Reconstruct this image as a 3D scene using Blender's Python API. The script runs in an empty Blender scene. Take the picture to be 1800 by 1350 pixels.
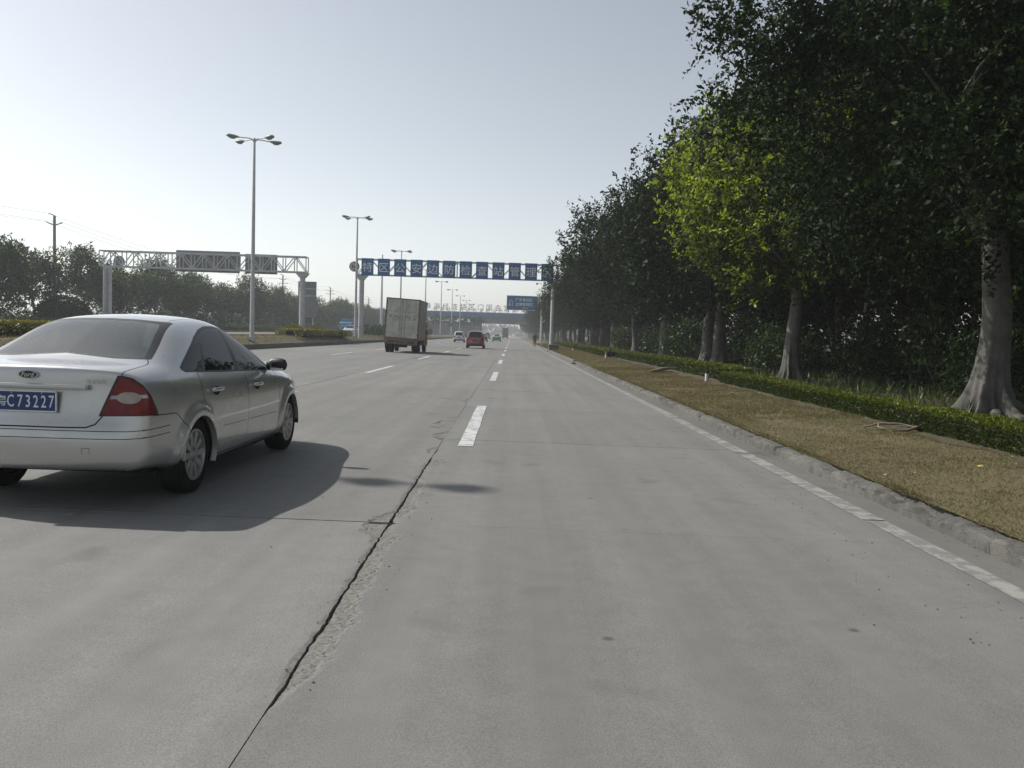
import bpy, bmesh, math, random
import numpy as np
from mathutils import Vector, Matrix

R = math.radians
scene = bpy.context.scene
COL = scene.collection
SLOPE = 0.009                      # cross fall of the carriageway


def road_z(x):
    return SLOPE * (3.0 - x) if x < 3.0 else 0.0


# ---------------------------------------------------------------- camera
cam_data = bpy.data.cameras.new("camera")
cam = bpy.data.objects.new("camera", cam_data)
COL.objects.link(cam)
scene.camera = cam
cam_data.sensor_fit = 'HORIZONTAL'
cam_data.sensor_width = 36.0
cam_data.lens = 36.0 * 1474.3 / 1800.0
cam_data.clip_start = 0.05
cam_data.clip_end = 6000.0
_pitch, _roll, _yaw = -0.05848, 0.0316, 0.00206
_f = Vector((math.sin(_yaw) * math.cos(_pitch), math.cos(_yaw) * math.cos(_pitch), math.sin(_pitch)))
_r0 = Vector((math.cos(_yaw), -math.sin(_yaw), 0))
_u0 = _r0.cross(_f)
_r = _r0 * math.cos(_roll) + _u0 * math.sin(_roll)
_u = -_r0 * math.sin(_roll) + _u0 * math.cos(_roll)
cam.matrix_world = Matrix(((_r.x, _u.x, -_f.x, 0), (_r.y, _u.y, -_f.y, 0), (_r.z, _u.z, -_f.z, 1.4426), (0, 0, 0, 1)))

# ---------------------------------------------------------------- sky, sun, exposure
SUN_DIR = Vector((-0.93, 0.42, 1.0)).normalized()      # towards the sun
SUN_EL = math.asin(SUN_DIR.z)
SUN_AZ = math.atan2(SUN_DIR.x, SUN_DIR.y)              # from +Y, clockwise
world = bpy.data.worlds.new("World")
scene.world = world
world.use_nodes = True
wn = world.node_tree
wn.nodes.clear()
sky = wn.nodes.new('ShaderNodeTexSky')
sky.sky_type = 'NISHITA'
sky.sun_disc = False
sky.sun_elevation = SUN_EL
sky.sun_rotation = SUN_AZ
sky.air_density = 1.0
sky.dust_density = 1.3
sky.ozone_density = 1.0
sky.altitude = 0.0
bg = wn.nodes.new('ShaderNodeBackground')
bg.inputs['Strength'].default_value = 0.15
wo = wn.nodes.new('ShaderNodeOutputWorld')
bw = wn.nodes.new('ShaderNodeRGBToBW')                 # hazy air: paler than a clear sky
pale = wn.nodes.new('ShaderNodeMix')
pale.data_type = 'RGBA'
pale.inputs[0].default_value = 0.70
wn.links.new(sky.outputs[0], bw.inputs[0])
wn.links.new(sky.outputs[0], pale.inputs[6])
wn.links.new(bw.outputs[0], pale.inputs[7])
tint = wn.nodes.new('ShaderNodeMix')
tint.data_type = 'RGBA'
tint.blend_type = 'MULTIPLY'
tint.inputs[0].default_value = 1.0
tint.inputs[7].default_value = (0.985, 1.0, 0.995, 1)
wn.links.new(pale.outputs[2], tint.inputs[6])
wn.links.new(tint.outputs[2], bg.inputs['Color'])
wn.links.new(bg.outputs[0], wo.inputs['Surface'])

sun_data = bpy.data.lights.new("sun", 'SUN')
sun_data.energy = 4.3
sun_data.angle = R(0.6)
sun_data.color = (1.0, 0.96, 0.90)
sun = bpy.data.objects.new("sun", sun_data)
COL.objects.link(sun)
sun.rotation_euler = (-SUN_DIR).to_track_quat('-Z', 'Y').to_euler()
sun.location = (-40, 20, 60)

vs = scene.view_settings
scene.display_settings.display_device = 'sRGB'
vs.view_transform = 'Standard'
vs.look = 'None'
vs.exposure = 0.12
vs.gamma = 1.0
vs.use_curve_mapping = False
scene.cycles.use_denoising = True
scene.cycles.denoiser = 'OPENIMAGEDENOISE'
scene.cycles.max_bounces = 8
scene.cycles.diffuse_bounces = 2
scene.cycles.glossy_bounces = 4
scene.cycles.transmission_bounces = 6
scene.cycles.transparent_max_bounces = 12
scene.cycles.volume_bounces = 1
scene.cycles.sample_clamp_indirect = 6.0
scene.cycles.caustics_reflective = False
scene.cycles.caustics_refractive = False

# ================================================================ helpers
def tag(o, label=None, cat=None, group=None, kind=None):
    if label: o['label'] = label
    if cat: o['category'] = cat
    if group: o['group'] = group
    if kind: o['kind'] = kind
    return o


def empty(name, loc=(0, 0, 0), rz=0.0):
    o = bpy.data.objects.new(name, None)
    o.empty_display_size = 0.2
    COL.objects.link(o)
    o.location = loc
    o.rotation_euler = (0, 0, rz)
    return o


def link_mesh(name, me, mat=None, parent=None):
    o = bpy.data.objects.new(name, me)
    COL.objects.link(o)
    if mat is not None and not me.materials:
        for m in (mat if isinstance(mat, (list, tuple)) else [mat]):
            me.materials.append(m)
    if parent is not None:
        o.parent = parent
    return o


def smooth(me, ang=None):
    me.shade_smooth()
    if ang is not None:
        try:
            me.set_sharp_from_angle(angle=R(ang))
        except Exception:
            pass


def copy_tree(o, parent=None):
    c = o.copy()
    COL.objects.link(c)
    c.parent = parent
    for ch in list(o.children):
        copy_tree(ch, c)
    return c


class MB:
    """collects boxes, tubes and prisms, then links them as one mesh"""
    def __init__(self):
        self.v, self.f, self.mi = [], [], []
        self.m = 0

    def add(self, vs_, fs, mi=None):
        n = len(self.v)
        self.v += [tuple(p) for p in vs_]
        self.f += [tuple(i + n for i in f) for f in fs]
        self.mi += [self.m if mi is None else mi] * len(fs)
        return self

    def box(self, x0, x1, y0, y1, z0, z1, mi=None):
        p = [(x0, y0, z0), (x1, y0, z0), (x1, y1, z0), (x0, y1, z0), (x0, y0, z1), (x1, y0, z1), (x1, y1, z1), (x0, y1, z1)]
        return self.add(p, [(0, 3, 2, 1), (4, 5, 6, 7), (0, 1, 5, 4), (1, 2, 6, 5), (2, 3, 7, 6), (3, 0, 4, 7)], mi)

    def bar(self, a, b, w, h=None, up=(0, 0, 1), mi=None):
        """square bar from a to b"""
        h = w if h is None else h
        a, b = Vector(a), Vector(b)
        d = (b - a).normalized()
        u = Vector(up)
        if abs(d.dot(u)) > 0.95:
            u = Vector((0, 1, 0))
        s = d.cross(u).normalized() * (w / 2)
        t = s.normalized().cross(d).normalized() * (h / 2)
        p = [a - s - t, a + s - t, a + s + t, a - s + t, b - s - t, b + s - t, b + s + t, b - s + t]
        return self.add(p, [(0, 1, 2, 3), (7, 6, 5, 4), (0, 4, 5, 1), (1, 5, 6, 2), (2, 6, 7, 3), (3, 7, 4, 0)], mi)

    def tube(self, pts, rad, n=10, caps=True, mi=None, lobes=None):
        """swept tube, rad a number or a list"""
        pts = [Vector(p) for p in pts]
        k = len(pts)
        rad = [rad] * k if not isinstance(rad, (list, tuple)) else rad
        vs_, fs = [], []
        ref = Vector((0.13, 0.97, 0.21))
        for i, p in enumerate(pts):
            d = (pts[min(i + 1, k - 1)] - pts[max(i - 1, 0)]).normalized()
            if abs(d.dot(ref)) > 0.95:
                ref = Vector((0.97, 0.1, 0.2))
            s = (ref - d * ref.dot(d)).normalized()
            t = d.cross(s)
            ref = s
            for j in range(n):
                a = 2 * math.pi * j / n
                r = rad[i] * (lobes(i, a) if lobes else 1)
                vs_.append(p + (s * math.cos(a) + t * math.sin(a)) * r)
        for i in range(k - 1):
            for j in range(n):
                j2 = (j + 1) % n
                fs.append((i * n + j, i * n + j2, (i + 1) * n + j2, (i + 1) * n + j))
        if caps:
            fs.append(tuple(reversed(range(n))))
            fs.append(tuple(range((k - 1) * n, k * n)))
        return self.add(vs_, fs, mi)

    def prism(self, poly, axis, a, b, mi=None):
        """poly 2d extruded along axis from a to b"""
        def pt(q, h):
            return {'x': (h, q[0], q[1]), 'y': (q[0], h, q[1]), 'z': (q[0], q[1], h)}[axis]
        n = len(poly)
        vs_ = [pt(q, a) for q in poly] + [pt(q, b) for q in poly]
        fs = [tuple(range(n)), tuple(reversed(range(n, 2 * n)))]
        fs += [(i, i + n, (i + 1) % n + n, (i + 1) % n) for i in range(n)]
        return self.add(vs_, fs, mi)

    def lathe(self, prof, n=24, axis='z', c=(0, 0, 0), mi=None, caps=True):
        """prof list of (radius, height)"""
        vs_, fs = [], []
        for r, h in prof:
            for j in range(n):
                a = 2 * math.pi * j / n
                u, w = r * math.cos(a), r * math.sin(a)
                p = {'z': (u, w, h), 'x': (h, u, w), 'y': (u, h, w)}[axis]
                vs_.append((p[0] + c[0], p[1] + c[1], p[2] + c[2]))
        for i in range(len(prof) - 1):
            for j in range(n):
                j2 = (j + 1) % n
                fs.append((i * n + j, i * n + j2, (i + 1) * n + j2, (i + 1) * n + j))
        if caps:
            fs.append(tuple(range(n)))
            fs.append(tuple(reversed(range((len(prof) - 1) * n, len(prof) * n))))
        return self.add(vs_, fs, mi)

    def mesh(self, name, sm=None, fix=True, bevel=0.0):
        me = bpy.data.meshes.new(name)
        me.from_pydata(self.v, [], self.f)
        me.polygons.foreach_set('material_index', self.mi)
        if fix or bevel:
            bm = bmesh.new()
            bm.from_mesh(me)
            bmesh.ops.recalc_face_normals(bm, faces=bm.faces)
            if bevel:
                bmesh.ops.bevel(bm, geom=[e for e in bm.edges if e.is_manifold and e.calc_face_angle(0) > 0.6], offset=bevel, segments=2, affect='EDGES', profile=0.5)
            bm.to_mesh(me)
            bm.free()
        if sm is not None:
            smooth(me, sm)
        return me

    def build(self, name, mat, parent=None, sm=None, bevel=0.0, fix=True):
        return link_mesh(name, self.mesh(name, sm, fix, bevel), mat, parent)


# ---------------------------------------------------------------- materials
def new_mat(name):
    m = bpy.data.materials.new(name)
    m.use_nodes = True
    nt = m.node_tree
    b = nt.nodes['Principled BSDF']
    return m, nt, b


def N(nt, t, **kw):
    n = nt.nodes.new(t)
    for k, v in kw.items():
        setattr(n, k, v)
    return n


def noise(nt, vec, scale, detail=4.0, rough=0.55, dist=0.0):
    n = N(nt, 'ShaderNodeTexNoise')
    n.inputs['Scale'].default_value = scale
    n.inputs['Detail'].default_value = detail
    n.inputs['Roughness'].default_value = rough
    n.inputs['Distortion'].default_value = dist
    nt.links.new(vec, n.inputs['Vector'])
    return n.outputs['Fac']


def ramp(nt, fac, stops):
    n = N(nt, 'ShaderNodeValToRGB')
    cr = n.color_ramp
    while len(cr.elements) < len(stops):
        cr.elements.new(0.5)
    for e, (p, c) in zip(cr.elements, stops):
        e.position = p
        e.color = (c, c, c, 1) if not isinstance(c, tuple) else (*c, 1)
    nt.links.new(fac, n.inputs['Fac'])
    return n.outputs['Color']


def mix(nt, fac, a, b, mode='MIX'):
    n = N(nt, 'ShaderNodeMix', data_type='RGBA', blend_type=mode)
    for s, v in ((n.inputs[0], fac), (n.inputs[6], a), (n.inputs[7], b)):
        if isinstance(v, (int, float)):
            s.default_value = v
        elif isinstance(v, tuple):
            s.default_value = (*v, 1)
        else:
            nt.links.new(v, s)
    return n.outputs[2]


def bump(nt, b, h, strength, dist=0.01):
    n = N(nt, 'ShaderNodeBump')
    n.inputs['Strength'].default_value = strength
    n.inputs['Distance'].default_value = dist
    nt.links.new(h, n.inputs['Height'])
    nt.links.new(n.outputs['Normal'], b.inputs['Normal'])


def objco(nt, kind='Object'):
    return N(nt, 'ShaderNodeTexCoord').outputs[kind]


def worldpos(nt, sx=1, sy=1, sz=1):
    g = N(nt, 'ShaderNodeNewGeometry')
    mp = N(nt, 'ShaderNodeMapping')
    mp.inputs['Scale'].default_value = (sx, sy, sz)
    nt.links.new(g.outputs['Position'], mp.inputs['Vector'])
    return mp.outputs['Vector']


def plain(name, col, rough=0.5, metal=0.0, vary=0.0, vscale=3.0, bmp=0.0, bscale=60.0, coat=0.0, spec=0.5):
    m, nt, b = new_mat(name)
    b.inputs['Base Color'].default_value = (*col, 1)
    b.inputs['Roughness'].default_value = rough
    b.inputs['Metallic'].default_value = metal
    b.inputs['Coat Weight'].default_value = coat
    b.inputs['Specular IOR Level'].default_value = spec
    if vary:
        v = objco(nt)
        f = noise(nt, v, vscale, 6.0, 0.65)
        lo = tuple(c * (1 - vary) for c in col)
        hi = tuple(min(1, c * (1 + vary * 0.7)) for c in col)
        c = ramp(nt, f, [(0.3, lo), (0.7, hi)])
        nt.links.new(c, b.inputs['Base Color'])
    if bmp:
        f = noise(nt, objco(nt), bscale, 5.0, 0.6)
        bump(nt, b, f, bmp)
    return m


def leaf_mat(name, dark, light, young=None, trans=0.25, rough=0.42, spec=0.4):
    """leaf colours: each leaf its own shade; 'young' attribute carries fresh growth"""
    m, nt, b = new_mat(name)
    g = N(nt, 'ShaderNodeNewGeometry')
    c = ramp(nt, g.outputs['Random Per Island'], [(0.0, dark), (0.65, tuple((a + q) / 2 for a, q in zip(dark, light))), (1.0, light)])
    if young:
        at = N(nt, 'ShaderNodeAttribute', attribute_name='young')
        c = mix(nt, at.outputs['Fac'], c, young)
    nt.links.new(c, b.inputs['Base Color'])
    b.inputs['Roughness'].default_value = rough
    b.inputs['Specular IOR Level'].default_value = spec
    tr = N(nt, 'ShaderNodeBsdfTranslucent')
    hs = N(nt, 'ShaderNodeHueSaturation')
    hs.inputs['Value'].default_value = 1.5
    hs.inputs['Saturation'].default_value = 1.15
    nt.links.new(c, hs.inputs['Color'])
    nt.links.new(hs.outputs[0], tr.inputs['Color'])
    ms = N(nt, 'ShaderNodeMixShader')
    ms.inputs[0].default_value = trans
    nt.links.new(b.outputs[0], ms.inputs[1])
    nt.links.new(tr.outputs[0], ms.inputs[2])
    nt.links.new(ms.outputs[0], nt.nodes['Material Output'].inputs['Surface'])
    return m


def concrete(name, base, stain=0.35, fine=0.25, big=0.35, coarse=0.0, bmp=0.25, long_streak=True):
    m, nt, b = new_mat(name)
    v = worldpos(nt)
    col = ramp(nt, noise(nt, v, 0.55, 5, 0.6, 0.4), [(0.25, tuple(c * (1 - big * 0.5) for c in base)), (0.75, tuple(c * (1 + big * 0.35) for c in base))])
    f2 = ramp(nt, noise(nt, v, 5.0, 6, 0.65), [(0.3, 1 - fine * 0.22), (0.7, 1 + fine * 0.12)])
    col = mix(nt, 1.0, col, f2, 'MULTIPLY')
    f3 = ramp(nt, noise(nt, v, 160.0, 3, 0.7), [(0.25, 1 - fine * 1.2), (0.75, 1 + fine * 0.8)])
    col = mix(nt, 1.0, col, f3, 'MULTIPLY')
    if long_streak:
        vs2 = worldpos(nt, 2.2, 0.06, 1)
        f4 = ramp(nt, noise(nt, vs2, 1.0, 4, 0.6), [(0.33, 0.80), (0.68, 1.06)])
        col = mix(nt, 0.8, col, f4, 'MULTIPLY')
        vs3 = worldpos(nt, 0.5, 3.0, 1)
        f5 = ramp(nt, noise(nt, vs3, 1.0, 5, 0.65, 0.6), [(0.62, 1.0), (0.80, 0.93)])
        col = mix(nt, 0.8, col, f5, 'MULTIPLY')
    # oil and dirt spots
    sp = ramp(nt, noise(nt, v, 1.7, 2, 0.4), [(0.64, 0.0), (0.80, 0.8)])
    col = mix(nt, sp, col, mix(nt, 1.0, col, (1 - stain, 1 - stain, 1 - stain * 0.95), 'MULTIPLY'))
    vor = N(nt, 'ShaderNodeTexVoronoi')
    vor.inputs['Scale'].default_value = 1.5
    vor.inputs['Randomness'].default_value = 1.0
    nt.links.new(v, vor.inputs['Vector'])
    sp2 = ramp(nt, vor.outputs['Distance'], [(0.022, 0.9), (0.055, 0.0)])
    col = mix(nt, sp2, col, (0.075, 0.072, 0.068))
    oi = N(nt, 'ShaderNodeObjectInfo')
    tone = ramp(nt, oi.outputs['Random'], [(0.0, 0.93), (1.0, 1.05)])
    col = mix(nt, 1.0, col, tone, 'MULTIPLY')
    at = N(nt, 'ShaderNodeAttribute', attribute_name='spall')
    rough_c = ramp(nt, noise(nt, v, 60.0, 5, 0.75), [(0.35, tuple(c * 0.42 for c in base)), (0.52, (base[0] * 0.92, base[1] * 0.90, base[2] * 0.85)), (0.7, (base[0] * 1.15, base[1] * 1.1, base[2] * 1.0))])
    col = mix(nt, at.outputs['Fac'], col, rough_c)
    nt.links.new(col, b.inputs['Base Color'])
    b.inputs['Roughness'].default_value = 0.82
    b.inputs['Specular IOR Level'].default_value = 0.35
    hgt = noise(nt, v, 240.0, 4, 0.7)
    if coarse:
        hgt = mix(nt, coarse, hgt, noise(nt, v, 38.0, 6, 0.75))
        grime = ramp(nt, noise(nt, v, 7.0, 7, 0.75, 0.3), [(0.32, 0.55), (0.5, 0.98), (0.7, 1.15)])
        col = mix(nt, 1.0, col, grime, 'MULTIPLY')
        nt.links.new(col, b.inputs['Base Color'])
    bump(nt, b, hgt, bmp, 0.004 if not coarse else 0.02)
    return m


M = {}
M['slab'] = concrete('concrete_slab', (0.196, 0.194, 0.183), big=0.18, fine=0.40, stain=0.34)
M['gutter'] = concrete('gutter_concrete', (0.165, 0.163, 0.148), stain=0.5, fine=0.4)
M['kerb'] = concrete('kerb_concrete', (0.150, 0.147, 0.130), stain=0.5, fine=0.6, big=0.7, long_streak=False, bmp=0.5, coarse=0.6)
M['subgrade'] = plain('joint_dirt', (0.045, 0.042, 0.038), 0.95)
M['steel'] = plain('galvanised_steel', (0.42, 0.43, 0.43), 0.5, 0.35, 0.18, 2.0)
M['white_steel'] = plain('painted_pole', (0.52, 0.53, 0.53), 0.45, 0.0, 0.22, 1.5)
M['lamp_grey'] = plain('lamp_housing', (0.22, 0.22, 0.205), 0.45, 0.0, 0.15)
M['lamp_glass'] = plain('lamp_lens', (0.30, 0.29, 0.24), 0.25, 0.0)
M['sign_blue'] = plain('sign_blue', (0.026, 0.130, 0.32), 0.45, 0.0, 0.12, 2.5)
M['sign_white'] = plain('sign_lettering', (0.74, 0.76, 0.76), 0.5)
M['sign_back'] = plain('sign_back_metal', (0.24, 0.25, 0.255), 0.55, 0.3, 0.15)
M['wood_bark'] = plain('ficus_bark', (0.108, 0.102, 0.09), 0.85, 0, 0.5, 3.2, 1.0, 14.0)
M['dark_bark'] = plain('dark_bark', (0.085, 0.075, 0.06), 0.9, 0, 0.4, 3.0, 0.6, 30)
M['pole_conc'] = plain('utility_concrete', (0.24, 0.235, 0.22), 0.8, 0, 0.2)
M['wire'] = plain('wire', (0.05, 0.05, 0.05), 0.6)
M['rubber'] = plain('rubber', (0.013, 0.013, 0.013), 0.8, 0, 0.3, 8, spec=0.15)
M['black'] = plain('black_plastic', (0.015, 0.015, 0.016), 0.5)


def paint_mat(name, col, wear=0.5, scale=7.0):
    """road paint, worn through to the concrete in places"""
    m, nt, b = new_mat(name)
    v = worldpos(nt)
    vs2 = worldpos(nt, 3.0, 22.0, 1)
    f = noise(nt, v, scale, 8, 0.72)
    f2 = noise(nt, vs2, 1.0, 4, 0.7)
    fm = mix(nt, 0.4 if wear < 1 else 0.08, f, f2)
    k = ramp(nt, fm, [(0.425 + 0.14 * (wear - .7), 1.0), (0.505 + 0.14 * (wear - .7), 0.0)])
    c = mix(nt, k, col, (0.168, 0.168, 0.158))
    nt.links.new(c, b.inputs['Base Color'])
    b.inputs['Roughness'].default_value = 0.7
    return m


M['paint'] = paint_mat('lane_paint', (0.50, 0.51, 0.51), 0.75)
M['paint_old'] = paint_mat('edge_paint', (0.275, 0.27, 0.247), 1.0, 5.0)


def turf_mat(name, a, b_, c, sc=0.9):
    m, nt, b = new_mat(name)
    v = worldpos(nt)
    col = ramp(nt, noise(nt, v, sc, 7, 0.65, 0.5), [(0.30, a), (0.5, b_), (0.72, c)])
    f = ramp(nt, noise(nt, v, 45.0, 5, 0.75), [(0.25, 0.70), (0.7, 1.15)])
    col = mix(nt, 1.0, col, f, 'MULTIPLY')
    nt.links.new(col, b.inputs['Base Color'])
    b.inputs['Roughness'].default_value = 0.95
    b.inputs['Specular IOR Level'].default_value = 0.15
    bump(nt, b, noise(nt, v, 60.0, 6, 0.75), 0.45, 0.02)
    return m


M['turf'] = turf_mat('dry_turf', (0.125, 0.106, 0.058), (0.140, 0.120, 0.068), (0.110, 0.100, 0.048))
M['soil'] = turf_mat('bare_soil', (0.080, 0.068, 0.046), (0.098, 0.084, 0.056), (0.070, 0.062, 0.036), 2.0)
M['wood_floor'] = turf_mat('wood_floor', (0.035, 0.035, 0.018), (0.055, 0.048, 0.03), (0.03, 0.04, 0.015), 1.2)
M['far_ground'] = turf_mat('far_ground', (0.08, 0.085, 0.05), (0.10, 0.095, 0.06), (0.06, 0.075, 0.035), 0.05)

rng = np.random.default_rng(7)
random.seed(7)

# ================================================================ setting: ground, roads, kerbs
def sheet(name, rows, mat, kind='structure', parent=None):
    """rows: list of polylines of equal length -> grid sheet"""
    n = len(rows[0])
    vs_ = [p for r in rows for p in r]
    fs = [(i * n + j, i * n + j + 1, (i + 1) * n + j + 1, (i + 1) * n + j) for i in range(len(rows) - 1) for j in range(n - 1)]
    me = bpy.data.meshes.new(name)
    me.from_pydata(vs_, [], fs)
    o = link_mesh(name, me, mat, parent)
    if kind:
        o['kind'] = kind
    return o


sheet('ground', [[(-1500, -300, -0.25), (1500, -300, -0.25)], [(-1500, 2200, -0.25), (1500, 2200, -0.25)]], M['far_ground'])

road = empty('road')
road['kind'] = 'structure'
XJ = [-14.6, -13.15, -9.05, -4.96, -0.86, 3.16]       # longitudinal joints
Y0, SL, NEAR = -3.9, 5.0, 13                           # transverse joints every 5 m
YJ = [Y0 + SL * k for k in range(NEAR + 1)]
YEND = YJ[-1]
sheet('joint_bed', [[(x, y, road_z(x) - 0.07) for x in (-14.6, 3.5)] for y in (-12, 400)], M['subgrade'], None, road)


def vnoise(x, y, s=0):
    """cheap smooth value noise"""
    x0, y0 = math.floor(x), math.floor(y)
    fx, fy = x - x0, y - y0
    fx, fy = fx * fx * (3 - 2 * fx), fy * fy * (3 - 2 * fy)

    def h(i, j):
        n = math.sin(i * 127.1 + j * 311.7 + s * 74.7) * 43758.5453
        return n - math.floor(n)
    return (h(x0, y0) * (1 - fx) + h(x0 + 1, y0) * fx) * (1 - fy) + (h(x0, y0 + 1) * (1 - fx) + h(x0 + 1, y0 + 1) * fx) * fy


def fbm(x, y, s=0):
    return 0.55 * vnoise(x, y, s) + 0.28 * vnoise(2.1 * x, 2.1 * y, s + 1) + 0.17 * vnoise(4.3 * x, 4.3 * y, s + 2)


def fbm_np(x, y, s=0):
    x, y = np.asarray(x, float), np.asarray(y, float)

    def vn(x, y, s):
        x0, y0 = np.floor(x), np.floor(y)
        fx, fy = x - x0, y - y0
        fx, fy = fx * fx * (3 - 2 * fx), fy * fy * (3 - 2 * fy)

        def h(i, j):
            n = np.sin(i * 127.1 + j * 311.7 + s * 74.7) * 43758.5453
            return n - np.floor(n)
        return (h(x0, y0) * (1 - fx) + h(x0 + 1, y0) * fx) * (1 - fy) + (h(x0, y0 + 1) * (1 - fx) + h(x0 + 1, y0 + 1) * fx) * fy
    return 0.55 * vn(x, y, s) + 0.28 * vn(2.1 * x, 2.1 * y, s + 1) + 0.17 * vn(4.3 * x, 4.3 * y, s + 2)


def bell(y, a, b, e):
    return max(0.0, min(1.0, (y - a) / e, (b - y) / e))


def crack_gap(y):
    """half opened joint at x = -0.86"""
    g = 0.003 + 0.010 * bell(y, 2.95, 9.35, 0.15) * (0.15 + 1.3 * fbm(y * 7.0, 3, 5)) * (0.75 if y < 3.6 else 1.0)
    g += 0.03 * bell(y, 6.0, 6.3, 0.1) * fbm(y * 9, 1, 4) + 0.010 * bell(y, 9.6, 10.2, 0.15)
    return g + wander(y)


def wander(y):
    """both lips of the crack wander together"""
    return bell(y, 2.95, 9.4, 0.15) * (0.014 * (fbm(y * 2.6, 7, 3) - .5) + 0.016 * (fbm(y * 15, 2, 9) - .5))


def spall_right(y):
    return (0.14 * bell(y, 3.0, 6.05, 0.35) * (0.35 + 0.9 * fbm(y * 1.9, 2, 1)) + 0.12 * bell(y, 5.9, 6.9, 0.2) * fbm(y * 4, 6, 3) * 1.6
            + 0.15 * bell(y, 6.55, 8.1, 0.3) * (0.3 + fbm(y * 2.2, 9, 2)) + 0.16 * bell(y, 8.7, 9.4, 0.2) * (0.5 + fbm(y * 4, 9, 2)))


def spall_left(y):
    return (0.13 * bell(y, 5.5, 6.6, 0.3) * (fbm(y * 6, 4, 8) * 1.5) + 0.30 * bell(y, 10.9, 14.2, 0.5) * max(0, fbm(y * 5.2, 8, 9) - 0.25) * 1.9
            + 0.10 * bell(y, 9.6, 10.3, 0.15) + 0.22 * bell(y, 16.6, 18.4, 0.5) * fbm(y * 5, 3, 3) + 0.03 * bell(y, 3.1, 9, 0.2) * fbm(y * 9, 2, 6) * 1.6)


def grid_strip(mb_v, mb_f, mb_s, xs_fn, nx, ys, hfun):
    n0 = len(mb_v)
    for y in ys:
        xa, xb = xs_fn(y)
        for i in range(nx + 1):
            x = xa + (xb - xa) * i / nx
            dz, sp = hfun(x, y)
            mb_v.append((x, y, road_z(x) + dz))
            mb_s.append(sp)
    w = nx + 1
    for j in range(len(ys) - 1):
        for i in range(nx):
            a = n0 + j * w + i
            mb_f.append((a, a + 1, a + 1 + w, a + w))
    return n0


def slab(x0, x1, y0, y1, level):
    g = 0.0035
    near_right = abs(x0 + 0.86) < 1e-6 and y0 < 20
    near_left = abs(x1 + 0.86) < 1e-6 and y0 < 20
    V, F, S = [], [], []
    ya, yb = y0 + g, y1 - g

    def flat(x, y):
        return level, 0.0
    STRIP = 0.42
    if near_right or near_left:
        ny = 340
        ys = [ya + (yb - ya) * k / ny for k in range(ny + 1)]
        sgn = 1 if near_right else -1

        def hf(x, y):
            d = (x + 0.86 - wander(y)) * sgn
            w = spall_right(y) if near_right else spall_left(y)
            w *= 0.45 + 1.1 * fbm(x * 14, y * 14, 2)
            if w <= 0.004 or d > w:
                return level, 0.0
            t = min(1.0, (w - d) / 0.03)
            dep = (0.004 + 0.008 * fbm(x * 26, y * 26, 4) + 0.007 * (fbm(x * 70, y * 70, 7) - 0.5)) * t
            return level - dep, t
        if near_right:
            grid_strip(V, F, S, lambda y: (-0.86 + crack_gap(y), -0.86 + STRIP), 26, ys, hf)
            grid_strip(V, F, S, lambda y: (-0.86 + STRIP, x1 - g), 1, [ya, yb], flat)
            edge = [(-0.86 + crack_gap(y), y) for y in ys]
        else:
            grid_strip(V, F, S, lambda y: (-0.86 - STRIP, -0.86 - 0.003 - 0.006 * bell(y, 3, 9.4, 0.2) * fbm(y * 17, 5, 2) + wander(y)), 26, ys, hf)
            grid_strip(V, F, S, lambda y: (x0 + g, -0.86 - STRIP), 1, [ya, yb], flat)
            edge = None
        # skirts
        n0 = len(V)
        ex = (lambda y: -0.86 + crack_gap(y)) if near_right else (lambda y: -0.86 - 0.003 - 0.006 * bell(y, 3, 9.4, 0.2) * fbm(y * 17, 5, 2) + wander(y))
        for y in ys:
            dz, sp = hf(ex(y), y)
            V += [(ex(y), y, road_z(-0.86) + dz), (ex(y), y, road_z(-0.86) - 0.06)]
            S += [sp, 1.0]
        for k in range(len(ys) - 1):
            a = n0 + 2 * k
            F.append((a, a + 1, a + 3, a + 2))
    else:
        grid_strip(V, F, S, lambda y: (x0 + g, x1 - g), 1, [ya, yb], flat)
    # transverse skirts and outer skirt
    for (p, q) in (((x0 + g, ya), (x1 - g, ya)), ((x1 - g, yb), (x0 + g, yb)), ((x1 - g, ya), (x1 - g, yb)), ((x0 + g, yb), (x0 + g, ya))):
        if near_right and p[0] == q[0] == x0 + g or near_left and p[0] == q[0] == x1 - g:
            continue
        n0 = len(V)
        for (x, y) in (p, q):
            V.append((x, y, road_z(x) + level))
            V.append((x, y, road_z(x) - 0.06))
            S += [0, 0]
        F.append((n0, n0 + 1, n0 + 3, n0 + 2))
    me = bpy.data.meshes.new('slab')
    me.from_pydata(V, [], F)
    at = me.attributes.new('spall', 'FLOAT', 'POINT')
    at.data.foreach_set('value', S)
    o = link_mesh('slab', me, M['slab'], road)
    return o


for yi in range(NEAR):
    for xi in range(len(XJ) - 1):
        slab(XJ[xi], XJ[xi + 1], YJ[yi], YJ[yi + 1], random.uniform(-0.002, 0.002))
# farther on, where joints can no longer be told apart
far_v = [[(x, y, road_z(x)) for x in (-14.6, -9.05, -0.86, 3.16)] for y in (YEND + 0.004, 160, 420, 900)]
sheet('far_carriageway', far_v, M['slab'], None, road)
sheet('near_carriageway', [[(x, y, road_z(x)) for x in (-14.6, -9.05, -0.86, 3.16)] for y in (-40, Y0 - 0.004)], M['slab'], None, road)
sheet('gutter', [[(3.166, y, -0.006), (3.50, y, -0.022)] for y in (-40, 20, 60, 900)], M['gutter'], None, road)


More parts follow.
